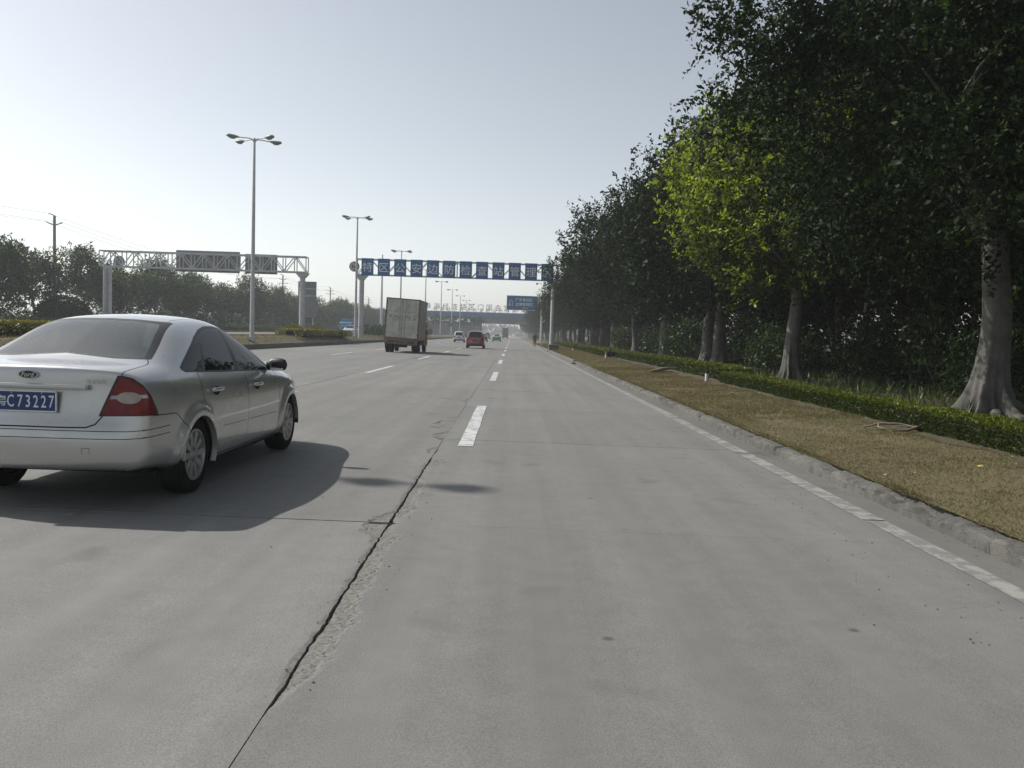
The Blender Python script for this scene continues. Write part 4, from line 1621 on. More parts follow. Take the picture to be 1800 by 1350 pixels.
    Y, Z, X = (0, 1, 0), (0, 0, 1), (1, 0, 0)
    sidef = lambda f: f.normal.x > 0.28 and f.calc_center_median().x > 0.45
    rearf = lambda f: f.normal.y < -0.12 and f.calc_center_median().y < 0.6
    # wheel arches
    for wy in (0.0, 2.64):
        circ = [(wy + 0.338 * math.cos(a), 0.302 + 0.338 * math.sin(a)) for a in np.linspace(-0.75, math.pi + 0.75, 34)]
        sh.cut(circ, Y, Z, lambda f: f.calc_center_median().x > 0.55 and f.calc_center_median().z < .75, 'hole')
    # side glass: rubber surround, then panes
    dlo = [(-.085, .990), (.55, .972), (1.25, .946), (2.13, .912), (2.16, .925), (2.02, 1.02), (1.82, 1.135), (1.60, 1.250), (1.42, 1.325), (1.27, 1.362), (1.08, 1.378), (.86, 1.374), (.66, 1.342), (.44, 1.278), (.22, 1.195), (.02, 1.112), (-.15, 1.045), (-.16, 1.018)]
    sh.cut(dlo, Y, Z, sidef, 'trim')
    qtr = [(-.06, 1.008), (.235, 1.000), (.50, 1.270), (.46, 1.266), (.23, 1.178), (.04, 1.098), (-.11, 1.035), (-.11, 1.022)]
    rdoor = [(.29, .998), (1.02, .975), (1.13, 1.353), (.88, 1.352), (.68, 1.322), (.555, 1.285)]
    fdoor = [(1.12, .972), (1.98, .942), (1.985, .965), (1.80, 1.085), (1.60, 1.205), (1.42, 1.292), (1.29, 1.336), (1.225, 1.350)]
    for nm, pl in (('quarter_window', qtr), ('rear_door_window', rdoor), ('front_door_window', fdoor)):
        sh.cut(pl, Y, Z, sidef, nm, ('trim',))
    # rear glass
    fr_o = [(0, 1.112), (.40, 1.106), (.640, 1.088), (.655, 1.098), (.600, 1.210), (.550, 1.325), (.515, 1.388), (.485, 1.398), (.25, 1.416), (0, 1.421)]
    fr_i = [(0, 1.122), (.40, 1.116), (.600, 1.102), (.535, 1.235), (.478, 1.350), (.45, 1.378), (.25, 1.398), (0, 1.403)]
    sh.cut(fr_o, X, Z, lambda f: f.normal.y < -0.06 and -0.5 < f.calc_center_median().y < .5 and f.calc_center_median().z > 1.05, 'rear_trim', ('body',))
    sh.cut(fr_i, X, Z, lambda f: f.normal.y < -0.06 and -0.5 < f.calc_center_median().y < .5 and f.calc_center_median().z > 1.05, 'rear_window', ('rear_trim',))
    # windscreen
    ws = [(0, 1.03), (.35, 1.015), (.62, .985), (.665, 1.02), (.60, 1.2), (.535, 1.34), (.50, 1.392), (.25, 1.428), (0, 1.436)]
    sh.cut(ws, X, Z, lambda f: f.normal.y > 0.25 and 1.2 < f.calc_center_median().y < 2.6 and f.calc_center_median().z > .95, 'windscreen', ('body',))
    # tail lamp on the corner
    eu = Vector((.8, .6, 0))
    tail = [(-.118, .702), (.285, .708), (.262, .77), (.222, .855), (.165, .935), (.098, .982), (.030, 1.000), (.002, .998)]
    sh.cut(tail, eu, Z, lambda f: f.calc_center_median().y < -.45 and f.calc_center_median().x > .3 and f.calc_center_median().z > .6 and f.normal.z < .75, 'tail_edge', ('body',))
    tin = [(-.100, .713), (.266, .718), (.250, .77), (.212, .85), (.157, .925), (.095, .968), (.034, .985), (.012, .984)]
    sh.cut(tin, eu, Z, lambda f: f.calc_center_median().y < -.45 and f.calc_center_median().x > .3 and f.calc_center_median().z > .6 and f.normal.z < .75, 'tail_light', ('tail_edge',))
    oval = [(.072 + .076 * math.cos(a), .838 + .044 * math.sin(a)) for a in np.linspace(0, 2 * math.pi, 19)[:-1]]
    sh.cut(oval, eu, Z, lambda f: f[sh.tag] == sh.id('tail_light'), 'reverse_lamp', ('tail_light',))
    sh.cut([(-.043, .826), (.20, .838), (.19, .864), (-.036, .852)], eu, Z, lambda f: f[sh.tag] == sh.id('tail_light'), 'reverse_lamp', ('tail_light',))
    # head lamp
    hl = [(.10, .60), (.36, .66), (.42, .74), (.22, .735), (.05, .70)]
    sh.cut([(x - 2.0, z) for x, z in [(.10, .60), (.40, .64), (.47, .735), (.27, .735), (.08, .70)]], Vector((.8, -.6, 0)), Z, lambda f: f.calc_center_median().y > 2.9 and f.calc_center_median().x > .35 and f.normal.z < .8, 'head_light', ('body',))
    # panel gaps
    bodyf = lambda f: f.normal.x > 0.15 and f.calc_center_median().x > .45
    sh.seam([(1.205, .965), (1.205, .70), (1.19, .42), (1.15, .250)], Y, Z, bodyf)
    sh.seam([(.095, .998), (.085, .80), (.15, .70), (.30, .60), (.385, .46), (.42, .30), (.45, .250)], Y, Z, bodyf)
    sh.seam([(2.13, .935), (2.165, .918), (2.215, .86), (2.22, .60), (2.20, .40), (2.17, .250)], Y, Z, bodyf)
    sh.seam([(.44, .258), (2.19, .255)], Y, Z, bodyf)
    # bumper top from lamp to arch, rub strip, boot lid, bonnet
    sh.seam([(-.73, .706), (-.42, .700), (-.32, .63), (-.22, .52)], Y, Z, lambda f: f.normal.x > .1 and f.calc_center_median().y < -.1)
    backf = lambda f: f.normal.y < -.25 and f.calc_center_median().y < -.55
    sh.seam([(0, .622), (.30, .620), (.43, .622), (.49, .645), (.522, .690), (.53, .702)], X, Z, lambda f: f.normal.y < -.05 and f.calc_center_median().y < -.55, 0.005)
    wrap = lambda f: f.calc_center_median().y < -.45 and f.calc_center_median().z < .66
    for zz in (.600, .545):
        sh.seam([(0, zz), (.45, zz - .003), (.70, zz - .006), (.80, zz), (.845, zz + .008)], X, Z, lambda f: f.normal.y < -.2 and f.calc_center_median().y < -.6, 0.0028)
        sh.seam([(-.80, zz + .004), (-.60, zz + .012), (-.52, zz + .015)], Y, Z, lambda f: f.normal.x > .5 and f.calc_center_median().y < -.4, 0.0028)
    sh.seam([(.412, .43), (.412, .475), (.462, .475), (.462, .43)], X, Z, backf, 0.0015)
    topf = lambda f: f.normal.z > .25 and f.calc_center_median().z > .6
    sh.seam([(.640, -.90), (.648, -.80), (.664, -.60), (.668, -.46), (.655, -.405), (.625, -.36), (.58, -.29)], X, Y, lambda f: f.normal.z > -.2 and f.calc_center_median().z > .975 and f.calc_center_median().y < -.2)
    sh.seam([(.46, .40), (.462, .9), (.466, 1.30)], X, Y, lambda f: f.normal.z > .5 and f.calc_center_median().z > 1.3, .003)
    # side rubbing strip
    sh.seam([(.55, .498), (1.14, .492)], Y, Z, bodyf, .0022, ('body',))
    sh.seam([(1.25, .491), (2.12, .482)], Y, Z, bodyf, .0022, ('body',))
    sh.seam([(.55, .498), (.552, .535)], Y, Z, bodyf, .0018, ('body',))
    sh.flood((.9, 1.7, .65), 'front_door')
    sh.flood((.9, .75, .65), 'rear_door')
    sh.flood((0.1, -.89, .75), 'boot_lid')
    sh.flood((0.1, -.95, .50), 'bumper')
    P = M['silver']
    link_mesh('body', sh.part('body'), P, root)
    link_mesh('panel_gap', sh.part('seam', 0, 0.006), M['seam'], root)
    link_mesh('boot_lid', sh.part('boot_lid'), P, root)
    link_mesh('rear_bumper', sh.part('bumper'), P, root)
    rw = link_mesh('rear_window', sh.part('rear_window'), M['glass_dust_sheen'], root)
    link_mesh('surround', sh.part('rear_trim'), M['trim'], rw)
    link_mesh('windscreen', sh.part('windscreen'), M['glass'], root)
    tyre_set = wheel_meshes(.316, .205, .212, 10, 64)
    for s in (1, -1):
        link_mesh('window_surround', sh.part('trim', s), M['trim'], root)
        link_mesh('quarter_window', sh.part('quarter_window', s), M['glass_dark'], root)
        for nm, hy, hz in (('front_door', 1.34, .815), ('rear_door', .255, .832)):
            d = link_mesh(nm, sh.part(nm, s), P, root)
            link_mesh('window', sh.part(nm + '_window', s), M['glass_dark'], d)
            hb = MB()
            hb.box(s * .893, s * .928, hy, hy + .235, hz - .014, hz + .018)
            link_mesh('handle', hb.mesh('handle', 40, True, .010), P, d)
            hb = MB()
            hb.lathe([(.001, 0), (.052, .0), (.05, .006)], 20, 'x', (0, hy + .12, hz - .01))
            me = hb.mesh('handle_recess')
            for v in me.vertices:
                v.co.x = s * (.901 + v.co.x)
                v.co.z = hz - .01 + (v.co.z - hz + .01) * .75
            link_mesh('handle_recess', me, M['seam'], d)
        tl = link_mesh('tail_light', sh.part('tail_light', s), M['red_lens'], root)
        link_mesh('lens_edge', sh.part('tail_edge', s), M['trim'], tl)
        link_mesh('reversing_lamp', sh.part('reverse_lamp', s, -.002), M['clear_lens'], tl)
        link_mesh('headlight', sh.part('head_light', s), M['clear_lens'], root)
        for wy in (0.0, 2.64):
            add_wheel(root, tyre_set, (s * .765, wy, .315), s)
            wl = MB()
            arc = np.linspace(-.12, math.pi + .12, 26)
            wl.add([(x, rr * math.cos(a), rr * math.sin(a)) for (x, rr) in ((-.121, .03), (-.12, .345), (.118, .342)) for a in arc],
                   [(i * 26 + j, i * 26 + j + 1, (i + 1) * 26 + j + 1, (i + 1) * 26 + j) for i in range(2) for j in range(25)])
            o = wl.build('wheel_housing', M['under'], root, 60)
            o.location = (s * .775, wy, .31)
            o.rotation_euler = (0, 0, 0 if s > 0 else math.pi)
            # arch lip
            lip = MB()
            ring = [(wy + .337 * math.cos(a), .302 + .337 * math.sin(a)) for a in np.linspace(-.26 if wy == 0 else .05, math.pi + (-.03 if wy == 0 else .22), 28)]
            vv = []
            for (yy, zz) in ring:
                w = lerp_table(W, yy) + .027 * min(1.0, max(0.0, (zz - .12) / .25))
                vv += [(s * (w + .001), yy, zz), (s * (w - .045), wy + (yy - wy) * .985, .302 + (zz - .302) * .985)]
            lip.add(vv, [(2 * i, 2 * i + 1, 2 * i + 3, 2 * i + 2) for i in range(len(ring) - 1)])
            lip.build('arch_lip', P, root, 60)
        fl = MB()
        fl.box(s * .70, s * .855, -.352, -.340, .16, .33)
        fl.build('mud_flap', M['rubber'], root)
        # mirror
        mm = MB()
        pr = [(0, 0, 0), (.03, .02, .01)]
        rings = []
        for k, (x, sc) in enumerate(((0.0, .25), (.02, .75), (.08, 1.0), (.17, .98), (.215, .8), (.232, .3))):
            rings.append([(s * (.815 + x), 1.985 - .035 * k * .2 + .055 * sc * math.cos(a) * .9, .978 + .012 * (k > 1) + .072 * sc * math.sin(a) * (1.0 if math.sin(a) > 0 else .85)) for a in np.linspace(0, 2 * math.pi, 17)[:-1]])
        n = 16
        mm.add([p for r_ in rings for p in r_], [(i * n + j, i * n + (j + 1) % n, (i + 1) * n + (j + 1) % n, (i + 1) * n + j) for i in range(len(rings) - 1) for j in range(n)] + [tuple(range(n)), tuple(range(5 * n, 6 * n))])
        mo = mm.build('mirror', M['black'], root, 50)
        mg = MB()
        mg.box(s * .875, s * 1.015, 1.925, 1.929, .935, 1.03)
        mg.build('mirror_glass', M['chrome'], mo, None, .001)
    # dark underside and cabin
    ub = MB()
    ub.box(-.65, .65, -.40, 3.35, .215, .44)
    ub.box(-.70, .70, -.72, -.40, .335, .44)
    ub.box(-.84, .84, .42, 2.2, .20, .30)
    ub.build('underbody', M['under'], root)
    ex = MB()
    ex.tube([(-.42, -.60, .27), (-.42, -.90, .275)], .028, 14)
    ex.build('exhaust', M['alloy'], root, 40)
    cabin = MB()
    cabin.box(-.80, .80, .20, 2.5, .31, .40)
    cabin.box(-.68, .68, -.42, .12, .93, .985)
    cabin.box(-.70, .70, 2.05, 2.55, .55, .93)
    cabin.build('cabin_trim', M['interior'], root, None, .02)

    def seat(x, y, w, zt, nm='seat'):
        b = MB()
        b.prism([(y - .02, .45), (y + .48, .43), (y + .50, .56), (y + .1, .58), (y - .10, zt), (y - .22, zt - .02), (y - .1, .5)], 'x', x - w / 2, x + w / 2)
        so = b.build(nm, M['seat'], root, None, .03)
        return so
    for x in (-.36, .36):
        s_ = seat(x, 1.30, .50, 1.02)
        h = MB()
        h.box(x - .13, x + .13, 1.07, 1.16, 1.05, 1.22)
        h.build('headrest', M['seat'], s_, None, .03)
    s_ = seat(0, .36, 1.30, .97, 'rear_seat')
    for x in (-.45, .45):
        h = MB()
        h.box(x - .13, x + .13, .17, .26, .99, 1.15)
        h.build('headrest', M['seat'], s_, None, .03)
    sw = MB()
    sw.tube([(-.36 + .18 * math.cos(a), 1.88 + .05 * math.sin(a), .86 + .17 * math.sin(a)) for a in np.linspace(0, 2 * math.pi, 25)], .014, 8, False)
    sw.build('steering_wheel', M['black'], root, 60)
    # plate, bar, badge, lettering
    pl = MB()
    pl.box(-.222, .222, -.918, -.910, .731, .873)
    plate = pl.build('number_plate', M['plate_blue'], root, None, .003)
    fr = MB()
    for (a, b, c, d) in ((-.226, .226, .869, .877), (-.226, .226, .727, .735), (-.226, -.218, .727, .877), (.218, .226, .727, .877)):
        fr.box(a, b, -.9215, -.9085, c, d)
    fr.build('plate_frame', M['plate_white'], plate)
    place_text('粤', .082, (-.173, -.9205, .802), M['plate_white'], plate, depth=.0012, bold=.0006)
    place_text('C', .125, (-.108, -.9205, .802), M['plate_white'], plate, depth=.0012, bold=.0008, sx=.62)
    for k, ch in enumerate('73227'):
        place_text(ch, .125, (-.038 + .057 * k, -.9205, .802), M['plate_white'], plate, depth=.0012, bold=.0008, sx=.66)
    bb = MB()
    bb.box(-.44, .44, -.925, -.880, .893, .930)
    bb.build('boot_bar', P, root, 40, .010)
    bd = MB()
    ov = [(.073 * math.cos(a), .992 + .031 * math.sin(a)) for a in np.linspace(0, 2 * math.pi, 33)[:-1]]
    bd.prism(ov, 'y', -.888, -.866)
    badge = bd.build('badge', M['chrome'], root, 40)
    bi = MB()
    bi.prism([(x * .88, .992 + (z - .992) * .82) for x, z in ov], 'y', -.890, -.8875)
    bi.build('badge_face', plain('badge_face', (.012, .016, .04), .3), badge)
    place_text('Ford', .048, (0, -.8908, .992), M['chrome'], badge, depth=.001, bold=.0008, shear=.35)
    place_text('长安福特', .032, (.475, -.872, .952), M['chrome'], root, depth=.0015)
    for x in (-.10, .12):
        sc = MB()
        sc.lathe([(.006, 0), (.006, .004)], 8, 'y', (x, -.923, .861))
        sc.build('plate_bolt', M['alloy'], plate)
    return root
# ================================================================ lamps, gantries, signs, bridge
ex_top = 12.3
GLMP = 'four-headed street lamps on the median'
pb = MB()
pb.tube([(0, 0, -.1), (0, 0, .25), (0, 0, 4), (0, 0, 8), (0, 0, 11.45)], [.135, .13, .112, .09, .062], 16)
pole_me = pb.mesh('pole', 50)
bp = MB()
bp.box(-.22, .22, -.22, .22, -.12, .03)
for a in range(4):
    bp.lathe([(.025, .03), (.025, .08)], 8, 'z', (.16 * (1 if a % 2 else -1), .16 * (1 if a > 1 else -1), 0))
base_me = bp.mesh('base_plate')
am, hm, lm = MB(), MB(), MB()
for a in (R(33), R(147), R(213), R(-33)):
    ca, sa = math.cos(a), math.sin(a)
    am.tube([(0, 0, 11.2), (ca * .12, sa * .12, 11.36), (ca * .35, sa * .35, 11.40), (ca * .85, sa * .85, 11.37)], [.04, .036, .032, .03], 8)
arm_me = am.mesh('arm', 60)
am = MB()
am.tube([(-.85, -.05, 11.37), (0, 0, 11.38), (1.3, 0, 11.37)], .035, 8)
arm_flat = am.mesh('arm', 60)
# one lamp head along +x from .78 to 1.6
prof = [(.0, .028, .03, .0), (.08, .05, .05, -.005), (.2, .10, .10, -.03), (.35, .165, .125, -.045), (.52, .19, .13, -.05), (.66, .165, .115, -.045), (.74, .10, .07, -.03), (.77, .02, .02, -.02)]
hv, hf = [], []
nn_ = 16
for (x, wy, hz, zc) in prof:
    for j in range(nn_):
        t = 2 * math.pi * j / nn_
        hv.append((x, wy * math.cos(t), zc + hz * math.sin(t) * (1.0 if math.sin(t) > 0 else .55)))
hf = [(i * nn_ + j, i * nn_ + (j + 1) % nn_, (i + 1) * nn_ + (j + 1) % nn_, (i + 1) * nn_ + j) for i in range(len(prof) - 1) for j in range(nn_)]
hf += [tuple(range(nn_)), tuple(range((len(prof) - 1) * nn_, len(prof) * nn_))]
hm.add(hv, hf)
head_me = hm.mesh('lamp_head', 60)
lm.add([(.25 + .19 * math.cos(t) + .19, .13 * math.sin(t), -.112) for t in np.linspace(0, 6.28, 17)[:-1]] + [(.25 + .15 * math.cos(t) + .19, .10 * math.sin(t), -.155) for t in np.linspace(0, 6.28, 17)[:-1]],
       [(j, (j + 1) % 16, 16 + (j + 1) % 16, 16 + j) for j in range(16)] + [tuple(range(16, 32))])
lens_me = lm.mesh('lens', 60)


def street_lamp(x, y, z, label, sc=1.0, rz=0.0, heads=((R(33), .82), (R(147), .82), (R(213), .82), (R(-33), .82)), hs=1.0):
    t = empty('street_lamp', (x, y, z), rz)
    t.scale = (sc, sc, sc)
    link_mesh('pole', pole_me, M['white_steel'], t)
    link_mesh('base_plate', base_me, M['steel'], t)
    link_mesh('arm', arm_me if rz == 0.0 else arm_flat, M['white_steel'], t)
    for a, rr in heads:
        h = link_mesh('lamp_head', head_me, M['lamp_grey'], t)
        h.location = (math.cos(a) * rr, math.sin(a) * rr, 11.37)
        h.rotation_euler = (0, R(-4), a)
        h.scale = (hs, hs * (1.0 if hs == 1 else 1.5), hs)
        link_mesh('lens', lens_me, M['lamp_glass'], h)
    tag(t, label, 'street lamp', GLMP)
    return t


LN = ['tallest-looking street lamp nearest the camera, standing on the median left of centre', 'second street lamp, just left of the blue gantry post', 'third street lamp, rising behind the grey box truck',
      'fourth street lamp, its heads hidden behind the blue gantry panels', 'fifth street lamp, just right of the box truck', 'sixth street lamp counted from the camera', 'seventh street lamp counted from the camera',
      'eighth street lamp counted from the camera', 'ninth street lamp counted from the camera, close before the overpass']
for k, lab in enumerate(LN):
    street_lamp(-15.15, 49.0 + 32.3 * k, 0.82, lab, rz=0.0)
street_lamp(-14.95, 13.8, 0.80, 'street lamp left of the frame whose shadow crosses the near lane', 1.165, R(-12), ((0.0, 1.0), (R(-5), .28), (R(180), .82), (R(184), .3)), .68)
# the taller pole at the far side, its head lost behind the gantry
for k, (x, y, lab) in enumerate(((-33.5, 215.0, 'pale slender mast standing beyond the opposite carriageway left of the truck'),)):
    mb = MB()
    mb.tube([(0, 0, -.1), (0, 0, 10), (0, 0, 20)], [.34, .27, .16], 14)
    o = mb.build('mast', M['white_steel'], None, 50)
    o.location = (x, y, .8)
    tag(o, lab, 'mast')


def truss(mb, x0, x1, y0, y1, z0, z1, n, ch=0.11, br=0.07):
    for y in (y0, y1):
        for z in (z0, z1):
            mb.bar((x0, y, z), (x1, y, z), ch)
    for k in range(n + 1):
        x = x0 + (x1 - x0) * k / n
        for y in (y0, y1):
            mb.bar((x, y, z0 + ch / 2), (x, y, z1 - ch / 2), br)
        for z in (z0, z1):
            mb.bar((x, y0 + ch / 2, z), (x, y1 - ch / 2, z), br)
        if k < n:
            x2 = x0 + (x1 - x0) * (k + 1) / n
            up = k % 2 == 0
            for y in (y0, y1):
                mb.bar((x + br / 2, y + .004, (z0 if up else z1) + (br if up else -br) * .7), (x2 - br / 2, y + .004, (z1 if up else z0) - (br if up else -br) * .7), br)


# --- the blue gantry
g = empty('sign_gantry', (-14.75, 82, .82))
tag(g, 'blue sign gantry spanning the road with white Chinese characters on panels', 'gantry')
OX, OY, OZ = 14.75, -82, -.82


def gl(x, y, z):
    return (x + OX, y + OY, z + OZ)


mb = MB()
truss(mb, -15.25 + OX, 4.25 + OX, -.35, .35, 6.82 + OZ, 8.30 + OZ, 14)
mb.build('truss', M['white_steel'], g)
for (x, zb) in ((-14.75, .70), (3.88, .10)):
    mb = MB()
    mb.tube([gl(x, 82, zb), gl(x, 82, 6.1), gl(x, 82, 6.35)], [(.26 if x < 0 else .19), (.245 if x < 0 else .18), (.245 if x < 0 else .18)], 18)
    # flared head under the truss
    mb.add([gl(x + sx * w, 82 + sy * .30, z) for (w, z) in ((.25, 6.30), (.42, 6.55), (.62, 6.74)) for (sx, sy) in ((-1, -1), (1, -1), (1, 1), (-1, 1))],
           [(i * 4 + j, i * 4 + (j + 1) % 4, (i + 1) * 4 + (j + 1) % 4, (i + 1) * 4 + j) for i in range(2) for j in range(4)] + [(0, 1, 2, 3), (8, 9, 10, 11)])
    mb.build('post', M['white_steel'], g, 40)
for k, ch in enumerate('特区公安边防检查站管理区'):
    xc = -14.14 + 1.581 * k
    pmb = MB()
    pmb.box(-.585, .585, -.03, .03, -.83, .83)
    p = pmb.build('sign_panel', M['sign_blue'], g, None, .008)
    p.location = gl(xc, 82 - .46, 7.56)
    place_text(ch, 1.0, (0, -.036, -.02), M['sign_white'], p, depth=.004, bold=.003)
    bk = MB()
    for z in (-.72, .74):
        bk.bar((-.3, .03, z), (-.3, .115, z), .05)
        bk.bar((.3, .03, z), (.3, .115, z), .05)
    bk.build('bracket', M['steel'], p)
d = MB()
d.lathe([(.50, -.02), (.50, .02)], 32, 'y')
disc = d.build('height_limit_sign', plain('disc_white', (.50, .51, .49), .5, 0, .2), g, None)
disc.location = gl(-15.40, 82 - .47, 7.55)
rg_ = MB()
rg_.lathe([(.50, -.025), (.50, -.03), (.43, -.03), (.43, -.025)], 32, 'y', caps=False)
rg_.build('rim_ring', plain('disc_ring', (.20, .17, .16), .5, 0, .3), disc)
place_text('5m', .42, (0, -.026, 0), M['black'], disc, depth=.003, bold=.012)
tri = MB()
tri.prism([(-.11, .37), (.11, .37), (0, .24)], 'y', -.03, -.022)
tri.prism([(-.11, -.37), (0, -.24), (.11, -.37)], 'y', -.03, -.022)
tri.build('arrow_mark', M['black'], disc)
# its concrete footing
mb = MB()
mb.box(3.56, 4.55, 80.2, 81.25, -.02, .64)
o = mb.build('concrete_block', M['kerb'], None, None, .04)
tag(o, 'weathered concrete block at the foot of the right gantry post', 'concrete block')

# --- the other gantry, seen from behind
g2 = empty('sign_gantry', (-19.1, 77, .8))
tag(g2, 'grey truss gantry over the opposite carriageway showing the backs of its signs', 'gantry')
mb = MB()
truss(mb, -18.5, .25, -.45, .45, 5.72, 7.1, 18, .12, .075)
mb.build('truss', M['white_steel'], g2)
for x in (-.15,):
    mb = MB()
    mb.tube([(x, 0, -.1), (x, 0, 5.1), (x, 0, 5.3)], [.26, .25, .25], 16)
    mb.add([(x + sx * w, sy * .35, z) for (w, z) in ((.25, 5.25), (.42, 5.45), (.58, 5.65)) for (sx, sy) in ((-1, -1), (1, -1), (1, 1), (-1, 1))],
           [(i * 4 + j, i * 4 + (j + 1) % 4, (i + 1) * 4 + (j + 1) % 4, (i + 1) * 4 + j) for i in range(2) for j in range(4)] + [(0, 1, 2, 3), (8, 9, 10, 11)])
    mb.build('post', M['white_steel'], g2, 40)
for x in (-18.15, -17.75):
    mb = MB()
    mb.tube([(x, 0, -.1), (x, 0, 5.66)], [.2, .19], 14)
    mb.build('post', M['white_steel'], g2, 40)


def sign_back(x0, x1, z0, z1, y=.62):
    mb = MB()
    mb.box(x0, x1, y, y + .03, z0, z1)
    p = mb.build('sign_back', M['sign_back'], g2)
    rb = MB()
    n = max(2, int((x1 - x0) / .42))
    for k in range(n + 1):
        x = x0 + .04 + (x1 - x0 - .08) * k / n
        rb.box(x - .03, x + .03, y - .05, y - .002, z0 + .02, z1 - .02)
    rb.build('stiffener', M['sign_back'], p)


sign_back(-11.95, -6.1, 5.50, 7.45)
sign_back(-5.6, -2.65, 5.50, 7.30)
mb = MB()
mb.lathe([(.52, .60), (.52, .63)], 28, 'y', (-17.2, 0, 6.25))
mb.build('round_sign_back', M['sign_back'], g2)

# --- upright board behind the far gantry post
b = empty('road_board', (-21.0, 86, .6))
tag(b, 'tall grey signboard seen from behind beside the far gantry post', 'signboard')
for k in range(5):
    mb = MB()
    mb.box(-.93, .93, -.03, .03, 1.95 + k * .735, 1.95 + k * .735 + .72)
    mb.build('board_panel', M['sign_back'], b)
mb = MB()
for x in (-.6, .6):
    mb.tube([(x, .1, -.1), (x, .1, 5.5)], .06, 10)
mb.build('post', M['steel'], b)

# --- blue direction board on the right
s = empty('direction_sign', (5.2, 150, .3))
tag(s, 'blue direction board with white lettering half hidden by the banyans', 'sign')
mb = MB()
mb.box(-6.3, -.7, -.03, .03, 5.55, 8.15)
p = mb.build('sign_panel', M['sign_blue'], s)
mb = MB()
mb.tube([(0, .3, -.1), (0, .3, 7.6)], [.2, .17], 14)
mb.bar((0, .2, 7.3), (-5.6, .2, 7.3), .14)
mb.bar((0, .2, 6.3), (-5.6, .2, 6.3), .14)
mb.build('post', M['white_steel'], s, 40)
fr = MB()
for (a, b_, c, d_) in ((-6.3, -.7, 8.09, 8.15), (-6.3, -.7, 5.55, 5.61), (-6.3, -6.24, 5.55, 8.15), (-.76, -.7, 5.55, 8.15)):
    fr.box(a, b_, -.036, -.031, c, d_)
fr.build('border', M['sign_white'], p)
ar = MB()
ar.tube([(-5.75, -.04, 6.35), (-5.75, -.04, 7.1), (-5.62, -.04, 7.3), (-5.42, -.04, 7.3), (-5.30, -.04, 7.1), (-5.30, -.04, 6.25)], .05, 6)
ar.tube([(-5.95, -.04, 6.65), (-5.75, -.04, 6.3), (-5.55, -.04, 6.65)], .05, 6)
ar.build('arrow', M['sign_white'], p)
place_text('广东省边防', .62, (-3.2, -.036, 7.42), M['sign_white'], p, depth=.003, bold=.008)
place_text('边境管理区', .62, (-3.2, -.036, 6.62), M['sign_white'], p, depth=.003, bold=.008)
place_text('检查站', .32, (-3.0, -.036, 5.95), M['sign_white'], p, depth=.003)

# --- overpass
M['bridge_blue'] = plain('bridge_paint', (0.060, 0.150, 0.300), .6, 0, .25, .4)
M['bridge_conc'] = plain('bridge_concrete_hazed', (0.27, 0.29, 0.31), .85, 0, .3, .25)  # pale bluish: extra distance haze is put into the concrete colour
M['char'] = plain('standing_letters', (0.05, 0.045, 0.042), .6)
br = empty('overpass', (0, 265, 0))
tag(br, 'hazy blue overpass crossing the road with large characters standing on its parapet', 'bridge')
mb = MB()
mb.box(-95, 60, 0, 11, 6.25, 7.2)
mb.box(-95, 60, -.25, 0, 6.45, 7.25)
mb.build('deck', M['bridge_conc'], br)
mb = MB()
mb.box(-95, 60, -.45, -.25, 6.7, 8.25)
mb.build('parapet', M['bridge_blue'], br)
mb = MB()
mb.box(-95, 60, 10.8, 11, 6.7, 8.25)
mb.build('parapet', M['bridge_blue'], br)
for y in (.6, 4, 7.4, 10.2):
    mb = MB()
    mb.box(-13.0, 30, y, y + .7, 4.85, 6.245)
    mb.build('girder', M['bridge_conc'], br)
mb = MB()
mb.box(-13.2, -9.9, .2, 11.5, -.1, 4.845)
mb.build('pier', M['bridge_conc'], br)
mb = MB()
mb.box(12, 14, .2, 11.5, -.1, 4.845)
mb.build('pier', M['bridge_conc'], br)
mb = MB()
mb.box(-95, -13.25, .8, 1.6, -.1, 5.1)
mb.build('retaining_wall', M['bridge_conc'], br)
txt = '珠海经济特区门国会宫检查站'
for k, ch in enumerate(txt):
    place_text(ch, 2.1, (-26.6 + 2.75 * k, -.35, 9.75), M['char'], br, 'standing_character', depth=.05)
for k in range(13):
    place_text('珠海经济特区检查站边防'[k % 11], 1.35, (-25.3 + 2.75 * k * .78, 10.9, 9.2), M['char'], br, 'standing_character', depth=.05)
fr = MB()
for x in np.arange(-28, 9, 1.4):
    fr.bar((x, -.35, 8.2), (x, -.35, 8.8), .05)
    fr.bar((x, 10.9, 8.2), (x, 10.9, 8.7), .05)
fr.build('letter_frame', M['char'], br)
rgu = np.random.default_rng(8)
n = 260
P = np.stack([rgu.uniform(-60, -9.5, n), rgu.uniform(262.5, 264.5, n), 4.9 + rgu.random(n) * 1.3], 1)
stuff_leaves('overpass_shrubs', P, .45, 'dark shrubs growing along the foot of the overpass deck', 'shrubs', M['leaf_left'], rgu, per=6, sl=.9)

n = 700
P = np.stack([rgu.uniform(-170, 150, n), rgu.uniform(700, 760, n), rgu.random(n) * 9], 1)
stuff_leaves('distant_trees', P, 1.6, 'pale distant belt of trees closing the road beyond the overpass', 'trees', M['leaf_left'], rgu, per=6, sl=3.0)

